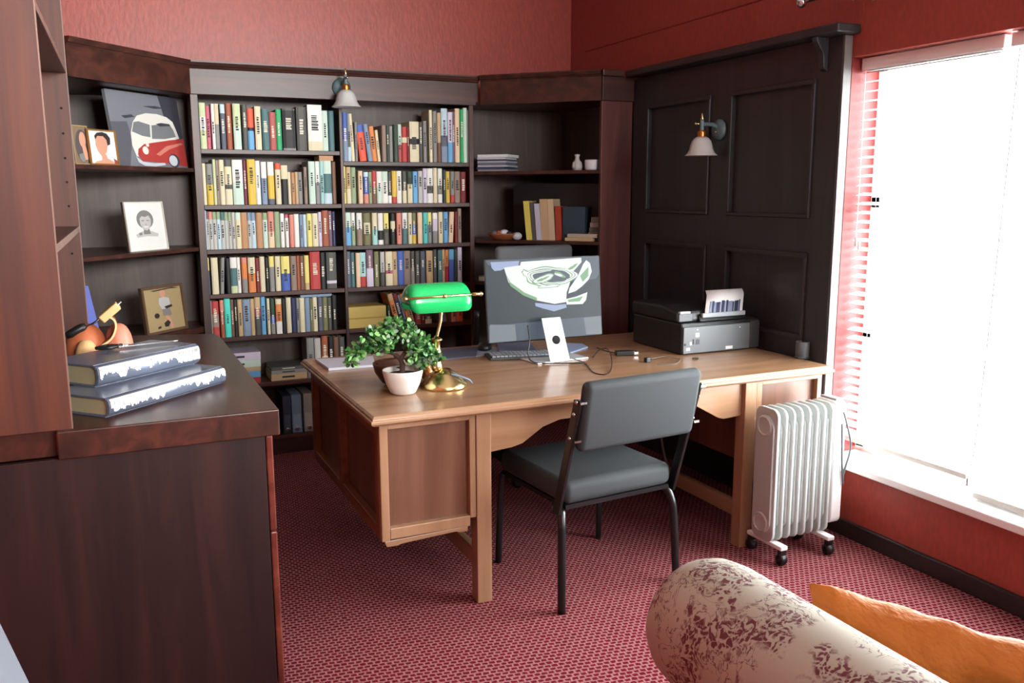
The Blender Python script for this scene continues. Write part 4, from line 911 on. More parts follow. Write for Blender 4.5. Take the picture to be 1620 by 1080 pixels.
# grey pen pot at the right end
q = onz(1269, 566, DZ)
t = thing('pen_pot', (q.x, q.y, DZ), 'small grey round pot at the window end of the desk', 'pot')
b = MB(); b.lathe([(0, 0), (.026, 0), (.030, .004), (.0305, .072), (.029, .076), (.025, .074), (.024, .02), (0, .018)], (q.x, q.y, DZ), 28); b.build('body', mat('pot_grey', (96, 104, 108), .5), t)
b = MB(); b.lathe([(.0312, .0), (.034, .004), (.0312, .008)], (q.x, q.y, DZ), 28); b.build('foot_ring', mat('pot_teal_grey', (70, 86, 90), .5), t)

# printer, seen from behind
PXa, PXb, PYa, PYb = 2.352, 2.796, 3.245, 3.66
t = thing('printer', ((PXa + PXb) / 2, (PYa + PYb) / 2, DZ), 'black and grey inkjet printer with paper in its rear tray on the desk', 'printer')
MB().box(PXa, PYa + .012, DZ + .001, PXb, PYb, DZ + .145).build('body', BLACK, t, .008)
MB().box(PXa + .006, PYa, DZ + .006, PXb - .06, PYa + .012, DZ + .128).build('rear_panel', PRGREY, t, .003)
MB().box(PXb - .058, PYa + .001, DZ + .006, PXb - .002, PYa + .012, DZ + .135).build('duplex_cover', mat('printer_dark_grey', (64, 68, 72), .45), t, .004)
T = Matrix.Translation((PXa - .012, PYa + .06, DZ + .146))
MB().prism([(PXa - .006, PYa + .035, DZ + .146), (PXa - .006, PYb + .005, DZ + .146), (PXa - .006, PYb + .005, DZ + .21), (PXa - .006, PYa + .16, DZ + .215), (PXa - .006, PYa + .045, DZ + .196)], (.30, 0, 0)).build('scanner_lid', BLACK, t, .012)
MB().box(PXa + .0, PYa + .03, DZ + .15, PXa + .075, PYa + .045, DZ + .186).build('hinge', mat('hinge_grey', (96, 98, 102), .45), t, .003)
for x0, x1, z0, z1, nm, c_ in ((.022, .042, .020, .034, 'port_plate', (226, 228, 226)), (.040, .052, .045, .060, 'port_plate', (226, 228, 226)), (.072, .092, .080, .100, 'rating_label', (222, 232, 200)), (.074, .094, .046, .070, 'vent', (70, 72, 76)), (.245, .285, .012, .026, 'rating_label', (232, 234, 232)), (.056, .064, .048, .072, 'socket', (14, 14, 14)), (.010, .020, .044, .054, 'socket', (14, 14, 14)), (.078, .084, .112, .118, 'screw', (226, 228, 226)), (.320, .326, .108, .114, 'screw', (226, 228, 226))):
    MB().box(PXa + x0, PYa - .0012, DZ + z0, PXa + x1, PYa + .002, DZ + z1).build(nm, mat('tag_%d_%d_%d' % c_, c_, .5), t)
MB().box(PXa + .006, PYa + .028, DZ + .188, PXa + .06, PYa + .046, DZ + .196).build('hinge_label', mat('tag_226_228_226', (226, 228, 226), .5), t)
tr_ = MB(); tr_.prism([(x, y, z) for x, y, z in ((PXa + .11, PYa + .02, DZ + .148), (PXa + .11, PYa + .10, DZ + .148), (PXa + .11, PYa + .085, DZ + .160), (PXa + .11, PYa + .03, DZ + .172))], (.26, 0, 0)); tr_.build('rear_feed', BLACK, t, .003)
MB().prism([(PXa + .118, PYa + .012, DZ + .165), (PXa + .118, PYa + .026, DZ + .165), (PXa + .118, PYa + .026, DZ + .185), (PXa + .118, PYa + .012, DZ + .185)], (.245, 0, 0)).build('paper_support', mat('support_grey', (158, 166, 172), .4), t, .002)
cur = bez([(0, .02, .176), (.006, .026, .205), (.020, .040, .236), (.042, .066, .262), (.062, .104, .278)], 4)
def sheet_pt(s_, w_, lift=0):
    f = s_ * (len(cur) - 1); i = min(int(f), len(cur) - 2); p = cur[i].lerp(cur[i + 1], f - i)
    return Vector((PXa + .135 + p.x + w_ * .215, PYa + p.y - lift, DZ + p.z + lift * .2))
b = MB(); n_ = len(cur)
for i in range(n_): b.v += [sheet_pt(i / (n_ - 1), 0), sheet_pt(i / (n_ - 1), 1)]
for i in range(n_ - 1): b.f.append([2 * i, 2 * i + 1, 2 * i + 3, 2 * i + 2])
b.mi = [0] * len(b.f); b.sm = [True] * len(b.f)
pap = tag(b.build('paper_sheet', mat('bright_paper', (248, 248, 248), .6), None, solid=.0016), 'white paper curling out of the printer tray with a dark printed block', 'paper')
b = MB(); rb = random.Random(5); u = .10
while u < .90:
    du = rb.uniform(.02, .075); mi = 0 if rb.random() < .68 else 1; top_ = rb.uniform(.44, .50)
    for k in range(6):
        s0, s1 = .03 + (top_ - .03) * k / 6, .03 + (top_ - .03) * (k + 1) / 6
        q_ = [sheet_pt(s0, u, .002), sheet_pt(s0, u + du, .002), sheet_pt(s1, u + du, .002), sheet_pt(s1, u, .002)]; b.prism(q_, (0, .0012, 0), mi)
    u += du + rb.choice((0, .004, .012))
b.build('printed_block', [mat('print_navy', (30, 38, 76), .6), mat('print_bluegrey', (118, 128, 150), .6)], pap)

# under the desk: adapter and white trunking on the panel
t = thing('socket_adapter', (2.2, 3.8, .25), 'white plug adapter with lead under the desk, behind the chair', 'adapter')
q = ony(1082, 760, 3.79)
T = Matrix.Translation(q) @ Matrix.Rotation(math.radians(25), 4, 'Z')
MB().box(-.03, -.02, -.042, .03, .02, .042, T=T).build('body', mat('adapter_white', (206, 206, 210), .5), t, .008)
MB().tube(bez([ony(1046, 690, 3.79), ony(1050, 715, 3.79), ony(1056, 735, 3.79), ony(1064, 752, 3.79), q + Vector((-.03, 0, .0))], 6), .006, 8).build('lead', mat('lead_pale', (186, 182, 180), .6), t)
q2 = ony(1138, 771, 3.79); q1 = ony(1092, 771, 3.79)
MB().tube([q1, q2], .004, 8).build('lead', mat('lead_pale', (186, 182, 180), .6), t)
MB().box(q.x - .05, 3.815, .30, q.x + .36, 3.835, .56).build('black_panel', BLACK, t, .004)  # plain black panel behind the adapter

# ================================================================ right corner shelves
PR0 = C0
def rc(px, py, d): return onp(px, py, C0 - NR * d, NR)
def r_slab(px0, px1, zsh, d, depth, h, name, m, label, cat, group=None, wob=0):
    a = rc(px0, 270 if zsh > 1.5 else 384, d); c = rc(px1, 270 if zsh > 1.5 else 384, d); a.z = c.z = zsh
    b = MB(); b.prism([a, c, c - NR * depth, a - NR * depth], (0, 0, h)); return tag(b.build(name, m, None, .0015), label, cat, group)
z = 1.6152; r5 = random.Random(2)
mags = [('grey', (150, 152, 160), .012), ('dark blue', (66, 74, 100), .014), ('pale grey', (196, 198, 206), .010), ('slate', (112, 116, 130), .014), ('lilac grey', (170, 172, 186), .012), ('navy', (58, 64, 90), .008), ('grey-white', (206, 208, 214), .012), ('white', (234, 234, 238), .018)]
for i, (nm, c_, h) in enumerate(mags):
    r_slab(754 + r5.uniform(0, 2), 800 + r5.uniform(-3, 3), z, .04, .20, h - .0006, 'magazine', mat('mag_' + nm.replace(' ', '_'), c_, .5), nm + ' magazine, ' + ('bottom one' if i == 0 else 'topmost' if i == 7 else ordinal(i) + ' from below') + ' in the stack beside the bookcase', 'magazine', 'magazines stacked in the corner shelves'); z += h
def rpt(px, zsh, d): p = rc(px, 270 if zsh > 1.5 else 384, d); return Vector((p.x, p.y, zsh))
p = rpt(936, 1.6152, .06)
t = thing('white_mug', p, 'white round pot near the stile on the upper corner shelf', 'pot')
b = MB(); b.lathe([(0, 0), (.034, 0), (.040, .01), (.041, .055), (.038, .06), (.034, .055), (.03, .01), (0, .008)], p, 24); b.build('body', mat('pot_white', (224, 226, 232), .4), t)
p = rpt(913, 1.6152, .07)
t = thing('small_figurine', p, 'small pale grey jug-like ornament beside the white pot, upper corner shelf', 'ornament')
b = MB(); b.lathe([(0, 0), (.026, 0), (.032, .02), (.028, .045), (.014, .06), (.012, .078), (.018, .09), (0, .094)], p, 18); b.build('body', mat('figurine_grey', (196, 194, 194), .5), t); b = MB(); b.tube(bez([p + Vector((-.024, -.02, .04)), p + Vector((-.042, -.035, .04)), p + Vector((-.046, -.04, .02)), p + Vector((-.03, -.026, .012))], 5), .005, 6); b.build('handle', mat('figurine_grey', (196, 194, 194), .5), t)
# black rounded board leaning at the back
bl = [onp(px, py, C0 - NR * .235, NR) for px, py in ((812, 388), (955, 388), (955, 290), (812, 290))]
bu = (bl[1] - bl[0]); bu.z = 0; F = Frame((bl[0].x, bl[0].y, 1.206), bu, Vector((0, 0, bl[3].z - 1.206)) - NR * .0)
b = MB(); b.prism([F.p(a, c, -.02) for a, c in rr_(.07, 6, asp=bu.length / F.V.length)], F.n * .02); tag(b.build('round_cornered_board', BLACK, None, .004), 'black board with rounded corners behind the files on the corner shelf', 'board')
# files and books standing in front of it
zf = 1.2055
def r_book(px0, px1, pyt, d, depth, m, label, name='book', cat='book', lean=0, group='files and books on the right corner shelf'):
    a = rpt(px0, zf, d); c = rpt(px1, zf, d); h = rc(px0, pyt, d).z - zf; u = (c - a).normalized()
    t_ = thing(name, a.lerp(c, .5), label, cat, group); sh = u * lean; wd = (c - a).length
    b = MB(); V3 = lambda uu, vv, zz: a + u * uu - NR * vv + Vector((0, 0, zz)) + sh * (zz / h)
    def bx_(u0, u1, v0, v1, z0, z1, nm, mm):
        q_ = MB(); q_.v = [V3(uu, vv, zz) for zz in (z0, z1) for vv in (v0, v1) for uu in (u0, u1)]; q_.f = [[0, 2, 3, 1], [4, 5, 7, 6], [0, 1, 5, 4], [2, 6, 7, 3], [0, 4, 6, 2], [1, 3, 7, 5]]; q_.mi = [0] * 6; q_.sm = [False] * 6; q_.build(nm, mm, t_)
    bx_(0, wd, 0, .003, 0, h, 'spine', m); bx_(0, .002, .003, depth, 0, h, 'cover', m); bx_(wd - .002, wd, .003, depth, 0, h, 'cover', m); bx_(.002, wd - .002, .003, depth - .004, .003, h - .004, 'page_block', PAGES)
    return t_
for px0, px1, pyt, rgb, nm, lean in ((833, 842, 318, (232, 214, 104), 'yellow', -.022), (843, 848, 320, (96, 92, 90), 'dark grey', -.02), (849, 857, 322, (206, 204, 226), 'pale lilac', -.018), (857, 869, 315, (204, 174, 138), 'tan', -.016), (869, 878, 315, (214, 188, 154), 'cream tan', -.014), (880, 889, 326, (176, 66, 44), 'rust red', -.010), (890, 925, 327, (48, 66, 80), 'dark blue', 0)):
    r_book(px0, px1, pyt, .075, .14, mat('file_' + nm.replace(' ', '_'), rgb, .55), nm + ' file standing in front of the black board, right corner shelf', 'file_folder', 'file', lean)
z = zf
a_ = rpt(880, zf, .06)
b = MB(); h0 = rc(872, 318, .074).z
def lying(px0, px1, z, d, depth, h, nm, rgb, label, ang=0, cat='book', name='book', group=None):
    a = rpt(px0, zf, d); c = rpt(px1, zf, d); u = (c - a); m_ = (a + c) / 2 - NR * depth / 2; R_ = Matrix.Rotation(math.radians(ang), 3, 'Z')
    cs = [m_ + R_ @ (p - m_) for p in (a, c, c - NR * depth, a - NR * depth)]
    b = MB(); b.prism([(p.x, p.y, z) for p in cs], (0, 0, h)); return tag(b.build(name, mat('lying_' + nm, rgb, .6), None, .003), label, cat, group)
lying(893, 938, zf, .012, .042, .020, 'cream', (206, 180, 138), 'cream rolled paper lying at the front of the right corner shelf', -5, 'paper', 'paper_roll')
lying(897, 944, zf + .0205, .014, .042, .022, 'beige', (196, 182, 164), 'beige packet lying on the cream paper, right corner shelf', -2, 'packet', 'packet')
for i, (h, nm, rgb) in enumerate(((.05, 'stone', (138, 132, 126)), (.028, 'dark_stone', (104, 100, 100)), (.03, 'pale_stone', (168, 162, 154)), (.03, 'sand', (128, 118, 104)))):
    lying(930 + i * 1.5, 947, zf + sum((.05, .028, .03, .03)[:i]) + .0004 * i, .085, .12, h - .0008, nm, rgb, ('grey-brown box at the foot', 'dark grey book, second', 'pale grey book, third', 'sandy box at the head')[i] + ' of the pile beside the red stile', 0, 'box' if i in (0, 3) else 'book', 'box' if i in (0, 3) else 'book', 'pile on the right corner shelf')
# basket with odds and ends
p = rpt(796, zf, .03)
t = thing('wicker_basket', p, 'small orange-brown wicker basket on the corner shelf behind the monitor', 'basket')
b = MB(); b.lathe([(0, -.022), (.06, -.02), (.092, .012), (.096, .018), (.088, .016), (.058, -.012), (0, -.014)], p + Vector((0, 0, .0225)), 26, flute=.02); b.build('body', mat('wicker', (168, 96, 52), .7), t)
for i, (dx, dz, r, nm, c_) in enumerate(((-.05, .034, .022, 'grey-blue', (96, 112, 124)), (-.025, .038, .020, 'red', (186, 74, 52)), (.008, .040, .026, 'white', (220, 222, 232)), (.040, .034, .020, 'navy', (40, 44, 70)))):
    u = Vector((Q, -Q, 0)); b = MB(); b.ball(p + u * dx + Vector((0, 0, dz + .004)), r, sq=(1.1, 1, .72)); tag(b.build('crumpled_paper', mat('scrap_%d' % i, c_, .6), None), nm + ' crumpled scrap heaped in the wicker basket', 'scrap')
p = rpt(818, zf, .02); b = MB(); b.ball(p + Vector((0, 0, .024)), .026, sq=(1.2, 1, .9)); tag(b.build('plastic_bag', mat('bag_silver', (206, 208, 216), .35), None), 'silvery crumpled bag beside the wicker basket, in front of the yellow file', 'bag')
p = onp(765, 485, C0 - NR * .04, NR); u = Vector((Q, -Q, 0))
b = MB(); b.prism([(p.x - .03 * Q, p.y + .03 * Q, .9505), (p.x + .09 * Q, p.y - .09 * Q, .9505), (p.x + .10 * Q, p.y - .06 * Q, .9505 + .0), (p.x + .16, p.y + .10, .9505), (p.x + .02, p.y + .12, .9505)], (0, 0, .022)); tag(b.build('paper_stack', mat('stack_white', (214, 212, 210), .7), None), 'low stack of white papers on the lowest corner shelf beside the lamp shade', 'papers')
p = onp(938, 400, C0 - NR * .03, NR)
b = MB(); b.lathe([(0, 0), (.026, .0), (.034, .03), (.028, .06), (.012, .075), (.0, .078)], (p.x, p.y, .9505), 16); tag(b.build('vase', mat('vase_pale', (196, 184, 160), .4), None), 'small pale vase on the lower corner shelf behind the monitor corner', 'vase')
b = MB(); b.lathe([(0, 0), (.04, .0), (.05, .06), (.05, .16), (.046, .165), (.0, .17)], (p.x - .02, p.y + .10, .9505), 16); tag(b.build('jar', mat('jar_dark', (58, 48, 42), .4), None), 'dark jar behind the small pale vase on the lower corner shelf', 'jar')

# ================================================================ the books
PAL = {'white': (240, 240, 234), 'cream': (228, 218, 184), 'mint': (206, 228, 214), 'sage': (152, 172, 136), 'pink': (206, 98, 122), 'slate': (92, 98, 116), 'rust': (166, 88, 60), 'pale green': (206, 218, 172), 'charcoal': (84, 84, 80), 'red-orange': (234, 92, 64), 'sky blue': (108, 176, 226), 'teal': (76, 116, 120), 'red': (188, 62, 60), 'dull red': (178, 90, 86), 'green': (46, 172, 108), 'black': (26, 26, 28), 'grey': (142, 142, 140), 'blue': (72, 102, 184), 'navy': (40, 50, 90), 'orange': (228, 138, 74), 'brown': (120, 84, 64), 'tan': (202, 172, 130), 'gold': (226, 190, 72), 'maroon': (112, 40, 62), 'lilac': (218, 208, 228), 'aqua': (90, 206, 206), 'olive': (122, 122, 82), 'turquoise': (78, 222, 206), 'salmon': (222, 142, 126), 'peach': (236, 206, 172), 'crimson': (182, 30, 60), 'plum': (122, 92, 112), 'blue-grey': (132, 152, 178), 'dark green': (50, 70, 56), 'taupe': (150, 130, 118), 'dark red': (120, 34, 34), 'yellow': (240, 226, 132), 'pale grey': (196, 196, 190), 'caramel': (192, 142, 100), 'ice blue': (196, 220, 232), 'pale aqua': (170, 218, 214)}
def bmat(c): return mat('book_' + c.replace(' ', '_').replace('-', '_'), PAL[c], .55)
INK = [mat('spine_ink_dark', (40, 40, 48), .6), mat('spine_ink_pale', (226, 220, 200), .6)]
lum = lambda c: sum(PAL[c]) / 3
rk = random.Random(21)
YS = BF + .014
def one_book(x0, x1, z0, h, cols, label, group, lean=0.0, depth=None, title=True):
    """cols: [(colour, share of the height from the top)]; lean: shift of the top in x"""
    depth = depth or rk.uniform(.13, .19); y = YS + rk.uniform(-.005, .006); w_ = x1 - x0
    names = list(dict.fromkeys(c for c, _ in cols)); ms = [bmat(c) for c in names] + [PAGES]
    main = max(cols, key=lambda q: q[1])[0]; ink = INK[0] if lum(main) > 120 else INK[1]; ms.append(ink); ip = len(names); ii = ip + 1
    b = MB(); rd = min(.004, w_ * .22); z = h
    for c, sh in cols:                              # rounded spine and boards, one band per colour
        za = max(0, z - sh * h); mi = names.index(c)
        b.prism([(x0, y + rd, za), (x0 + w_ * .25, y, za), (x1 - w_ * .25, y, za), (x1, y + rd, za), (x1, y + .012, za), (x0, y + .012, za)], (0, 0, z - za), mi)
        z = za
    mi = names.index(main); tb = min(.0025, w_ * .18)
    b.box(x0, y + .012, 0, x0 + tb, y + depth, h, mi); b.box(x1 - tb, y + .012, 0, x1, y + depth, h, mi)
    b.box(x0 + tb, y + .010, .003, x1 - tb, y + depth - .004, h - .004, ip)
    if title and w_ > .009 and rk.random() < .75:
        tw = w_ * rk.uniform(.16, .28); zc = h * rk.uniform(.45, .65); zz = zc - h * rk.uniform(.12, .22); ze = zc + h * rk.uniform(.1, .2)
        while zz < ze:                               # a column of small letter strokes
            dz = rk.uniform(.004, .011); b.box((x0 + x1) / 2 - tw, y - .0006, zz, (x0 + x1) / 2 + tw * rk.uniform(.5, 1), y + .002, zz + dz, ii); zz += dz + rk.uniform(.002, .005)
    if lean:
        a = math.atan2(lean, h); R_ = Matrix.Rotation(a, 4, 'Y'); piv = Vector(((x1 if lean > 0 else x0), 0, 0))
        b.v = [R_ @ (p - piv) + piv for p in b.v]
    mz = min(p.z for p in b.v); b.v = [p + Vector((0, 0, z0 + .0006 - mz)) for p in b.v]
    o = b.build('book', ms); return tag(o, label, 'book', group)
def parse(spec):
    out = []; rest = 1.0
    parts = spec.split('>')
    for q in parts:
        if '@' in q: c, s = q.split('@'); out.append((c, float(s))); rest -= float(s)
        else: out.append((q, None))
    nn = sum(1 for c, s in out if s is None)
    return [(c, s if s is not None else max(.02, rest / nn)) for c, s in out]
def row(ox, oy, sc, zsh, where, group, data, ceil_z, xlo, xhi):
    prev = xlo
    items = [d.strip() for d in data.split(';') if d.strip()]
    for i, d in enumerate(items):
        a = d.split(' ', 3); lean = 0
        x0, x1, yt, spec = float(a[0]), float(a[1]), float(a[2]), a[3]
        if '/' in spec: spec, l = spec.split('/'); lean = float(l)
        py = oy + (yt + 40) / sc
        X0 = ony(ox + x0 / sc, py + 12, YS).x; X1 = ony(ox + x1 / sc, py + 12, YS).x; zt = ony(ox + (x0 + x1) / 2 / sc, oy + yt / sc, YS).z
        h = min(zt, ceil_z - .004) - zsh
        lw = lean / sc * (X1 - X0) / ((x1 - x0) / sc)
        X0 = max(X0, prev + .0006); X1 = min(max(X1, X0 + .006), xhi)
        if X1 - X0 < .004: continue
        prev = X1
        cols = parse(spec); names = list(dict.fromkeys(c for c, _ in cols))
        nm = ' and '.join(names[:2])
        one_book(X0, X1, zsh, h, cols, '%s book, %s from the left on the %s' % (nm, ordinal(i), where), group, lw)
L_, R_b = (BX1, BX2), (BX3, BXE)
row(300, 90, 6, S1L, 'top shelf, left bay', 'books on the top shelf, left bay', '''92 150 435 pale green>white@.3>pale green@.4; 155 192 465 pink; 205 234 445 white; 236 275 445 peach@.45>grey; 290 335 450 ice blue@.2>slate; 345 395 440 rust;
410 480 445 pale green@.5>mint; 498 545 450 charcoal; 550 605 490 red-orange@.46>black@.08>sky blue; 618 675 470 cream; 685 750 495 teal; 757 818 525 dull red; 820 870 500 green; 880 1000 490 charcoal@.05>black@.9>grey; 1012 1105 475 charcoal;
1120 1255 455 white@.8>cream; 1257 1312 510 mint; 1320 1370 512 teal''', 1.99, *L_)
row(540, 90, 6, S1R, 'top shelf, right bay', 'books on the top shelf, right bay', '''12 54 530 blue@.55>blue-grey; 56 88 540 grey@.7>ice blue; 92 124 540 cream/-22; 126 150 620 grey; 175 240 645 blue@.2>red-orange/-32; 250 292 640 blue-grey/-42; 296 340 660 orange/-32; 345 372 695 cream/-24;
388 428 650 taupe; 430 455 650 dark green; 457 490 655 grey; 496 538 645 dark green; 540 574 640 mint@.55>dull red; 576 624 665 red@.3>cream@.15>red; 626 644 668 dark red; 648 735 615 cream@.42>black@.14>cream; 742 774 620 charcoal; 778 810 610 grey; 835 864 505 cream;
870 905 515 grey; 911 945 530 tan@.6>brown; 948 1006 490 ice blue@.5>slate@.2>blue-grey; 1010 1054 525 lilac@.6>sky blue; 1056 1080 520 plum; 1082 1125 490 peach; 1127 1156 500 green; 1158 1194 460 mint; 1196 1216 505 grey''', 1.99, *R_b)
row(300, 240, 6.23, S2, 'second shelf, left bay', 'books on the second shelf, left bay', '''100 158 115 cream; 166 225 120 grey@.5>gold; 227 254 75 pale green; 257 289 85 taupe; 292 340 80 cream; 345 412 80 charcoal@.15>cream@.4>charcoal@.1>cream; 420 520 80 white>mint@.5; 526 560 85 maroon; 568 645 75 gold; 647 692 90 white; 704 757 100 white@.38>blue-grey;
770 830 100 white@.32>gold@.55>slate; 845 896 115 red-orange@.15>cream; 902 966 135 cream@.35>black; 970 1000 200 cream; 1002 1036 205 caramel; 1038 1066 200 tan; 1070 1112 200 grey; 1126 1158 150 taupe; 1175 1236 95 mint; 1241 1282 95 white@.5>grey; 1286 1320 90 pale aqua; 1322 1396 90 mint@.3>teal@.45>ice blue; 1402 1440 100 brown''', S1L - .024, *L_)
row(530, 240, 6.23, S2, 'second shelf, right bay', 'books on the second shelf, right bay', '''78 106 140 yellow; 112 156 150 tan@.6>cream; 160 206 155 sage; 230 272 190 peach; 285 330 200 ice blue@.15>blue@.55>salmon; 332 362 200 sage; 366 411 190 red@.5>brown; 414 464 195 white@.5>mint; 466 521 195 mint@.3>white; 526 560 200 charcoal@.75>white; 562 606 190 gold@.8>red; 610 656 190 white; 666 706 195 charcoal@.6>cream;
716 765 195 dark green@.4>cream; 770 815 195 sky blue; 820 862 190 pale grey; 870 909 165 lilac; 911 966 165 white@.5>charcoal@.22>white; 970 1006 160 cream; 1015 1056 165 white@.5>grey@.25>white; 1066 1092 180 dark green; 1096 1132 195 gold; 1142 1180 195 grey@.75>red; 1182 1235 195 taupe; 1240 1290 200 dark red''', S1R - .024, *R_b)
row(300, 240, 6.23, S3, 'third shelf, left bay', 'books on the third shelf, left bay', '''118 150 580 ice blue; 152 186 590 plum@.2>pale grey; 188 224 592 salmon@.2>pale grey; 226 264 594 sage@.2>pale grey; 266 303 594 sage@.2>ice blue; 305 343 596 teal@.22>pale grey; 345 379 596 sage@.22>pale grey; 381 414 598 sage@.22>pale grey; 416 450 598 pale grey; 452 502 600 mint@.2>cream; 506 568 600 caramel; 570 606 600 blue-grey@.22>pale grey; 608 652 602 blue-grey@.22>ice blue; 656 716 602 caramel; 720 766 602 sage@.2>mint;
775 832 590 salmon@.55>peach; 836 886 592 sage; 895 932 610 white; 945 976 620 pink@.1>white; 985 1026 620 salmon; 1030 1076 615 white; 1085 1116 618 blue-grey; 1120 1152 618 ice blue; 1160 1206 610 yellow; 1210 1266 608 cream; 1270 1302 595 lilac; 1305 1366 580 rust; 1368 1404 585 plum; 1406 1436 590 navy''', S2 - .024, *L_)
row(530, 240, 6.23, S3, 'third shelf, right bay', 'books on the third shelf, right bay', '''98 156 600 mint@.45>sky blue; 160 196 602 white@.4>sage; 215 266 604 white@.5>taupe; 285 346 604 olive@.3>cream@.35>olive; 368 416 604 cream@.5>pale aqua; 428 476 606 white@.55>black@.3>white; 484 531 606 yellow@.5>charcoal; 553 596 608 black@.25>cream@.25>black; 610 656 604 salmon; 664 711 602 white@.5>teal; 724 761 602 cream; 765 801 604 olive@.4>blue@.3>gold; 820 866 600 peach;
870 911 600 aqua; 920 956 600 yellow@.4>grey; 964 1011 602 white@.2>lilac@.4>grey; 1020 1062 594 cream; 1074 1116 594 sky blue; 1122 1166 594 peach/14; 1184 1210 592 dark red; 1212 1246 560 taupe''', S2 - .024, *R_b)
row(300, 390, 6.23, S4, 'fourth shelf, left bay', 'books on the fourth shelf, left bay', '''140 190 110 yellow@.35>slate; 214 278 110 cream; 292 326 110 grey/24; 358 402 118 black; 404 466 108 white@.3>teal@.5>pale green; 469 501 108 white; 515 566 108 salmon@.15>orange@.45>grey; 578 646 108 cream@.45>orange; 650 691 112 dark red; 694 741 100 cream; 748 781 108 black; 784 832 96 yellow@.3>grey; 846 896 96 cream; 905 986 96 yellow@.5>blue; 996 1052 94 taupe; 1056 1086 92 rust; 1088 1130 92 brown; 1132 1176 88 yellow@.8>tan; 1190 1286 52 red; 1288 1340 60 black; 1350 1446 58 charcoal@.78>lilac@.08>charcoal''', S3 - .024, *L_)
row(530, 380, 6.23, S4, 'fourth shelf, right bay', 'books on the fourth shelf, right bay', '''84 156 112 slate; 160 196 122 teal; 206 246 125 peach; 249 306 122 pale aqua@.7>red; 311 376 92 plum@.5>lilac; 386 431 112 olive; 450 491 116 pale grey@.6>charcoal; 500 566 112 cream@.55>pink@.1>cream; 570 616 112 tan; 620 681 108 blue; 684 746 106 taupe; 750 786 108 charcoal@.5>grey; 794 836 108 charcoal; 844 891 108 slate; 904 966 104 tan; 972 1006 92 charcoal; 1014 1056 96 teal; 1059 1086 94 tan; 1087 1120 94 orange@.5>crimson; 1124 1171 90 sky blue@.3>blue; 1175 1206 90 dark green; 1210 1251 70 lilac''', S3 - .024, *R_b)
row(300, 390, 6.23, S5 + .0, 'fifth shelf, left bay', 'books on the fifth shelf, left bay', '''160 204 535 grey; 207 286 540 red@.35>taupe@.35>red; 300 338 528 salmon@.3>rust; 342 401 500 turquoise; 403 436 522 brown; 438 472 522 black; 476 521 522 tan; 524 596 520 blue-grey; 600 640 516 tan; 642 697 496 tan@.3>dull red@.2>charcoal; 704 746 490 sky blue; 764 790 512 cream; 800 842 512 dark green@.5>blue@.2>grey; 850 906 515 cream@.15>orange@.5>white; 911 946 512 black; 955 1001 504 cream; 1004 1051 508 navy; 1054 1082 508 grey; 1085 1132 506 cream; 1138 1186 506 blue-grey; 1188 1211 508 olive; 1214 1256 500 cream; 1268 1311 500 slate; 1315 1361 498 olive; 1364 1401 500 charcoal; 1403 1450 480 black''', S4 - .024, *L_)
row(530, 380, 6.23, S5, 'fifth shelf beside straw box', 'leaning books on the fifth shelf, right bay', '''520 548 640 dark green; 594 640 520 tan@.2>orange/-80; 645 692 520 dark red@.2>navy/-80; 696 714 530 blue-grey/-80; 718 748 520 orange/-80; 752 790 560 tan/-66; 800 850 690 dull red; 852 890 710 dark red; 895 955 730 charcoal@.5>cream; 1040 1106 690 grey/-20; 1150 1205 680 salmon; 1207 1262 670 red-orange''', S4 - .024, *R_b)
row(340, 510, 5.14, S6, 'sixth shelf', 'books standing on the sixth shelf, left bay', '''750 808 128 grey; 814 862 128 pale grey; 872 921 110 rust@.5>peach; 926 966 115 black; 968 1008 118 brown; 1012 1056 118 charcoal''', S5 - .024, *L_)
def flat_book(px0, px1, py0, py1, z0, c, label, group, mlt=1.0, name='book', cat='book'):
    x0, x1 = ony(px0, (py0 + py1) / 2, YS).x, ony(px1, (py0 + py1) / 2, YS).x; h = (ony(px0, py0, YS).z - ony(px0, py1, YS).z)
    x0 = max(x0, BX1 + .002) if x0 < BX2 else max(x0, BX3 + .002)
    b = MB(); y = YS + rk.uniform(0, .01); d = .2
    b.box(x0, y, 0, x1, y + .008, h, 0); b.box(x0, y + .008, h - .003, x1, y + d, h, 0); b.box(x0, y + .008, 0, x1, y + d, .003, 0); b.box(x0 + .003, y + .006, .003, x1 - .003, y + d - .004, h - .003, 1)
    b.box((x0 * .7 + x1 * .3), y - .0006, h * .35, (x0 * .35 + x1 * .65), y + .002, h * .62, 2)
    b.v = [p + Vector((0, 0, z0)) for p in b.v]
    tag(b.build(name, [bmat(c), PAGES, INK[0] if lum(c) > 120 else INK[1]]), label, cat, group); return z0 + h + .0006
z = S6 + .0006
for c, a, e, nm in (('red', 583, 592, 'red book at the bottom'), ('sky blue', 573, 583, 'blue book, second'), ('tan', 566.5, 573, 'tan book, third'), ('mint', 555, 566.5, 'mint book, fourth'), ('lilac', 543, 555, 'lilac book on top')):
    z = flat_book(338, 412, a, e, z, c, nm + ' of the flat stack behind the worktop, sixth shelf', 'flat stack on the sixth shelf')
z = S6 + .0006
for c, a, e, nm in (('tan', 577.5, 588, 'tan book at the bottom'), ('grey', 572, 577.5, 'grey book in the middle'), ('charcoal', 566.5, 571.5, 'dark thin book on top')):
    z = flat_book(429, 486, a, e, z, c, nm + ' of the flat stack behind the desk corner, sixth shelf', 'flat stack behind the desk corner')
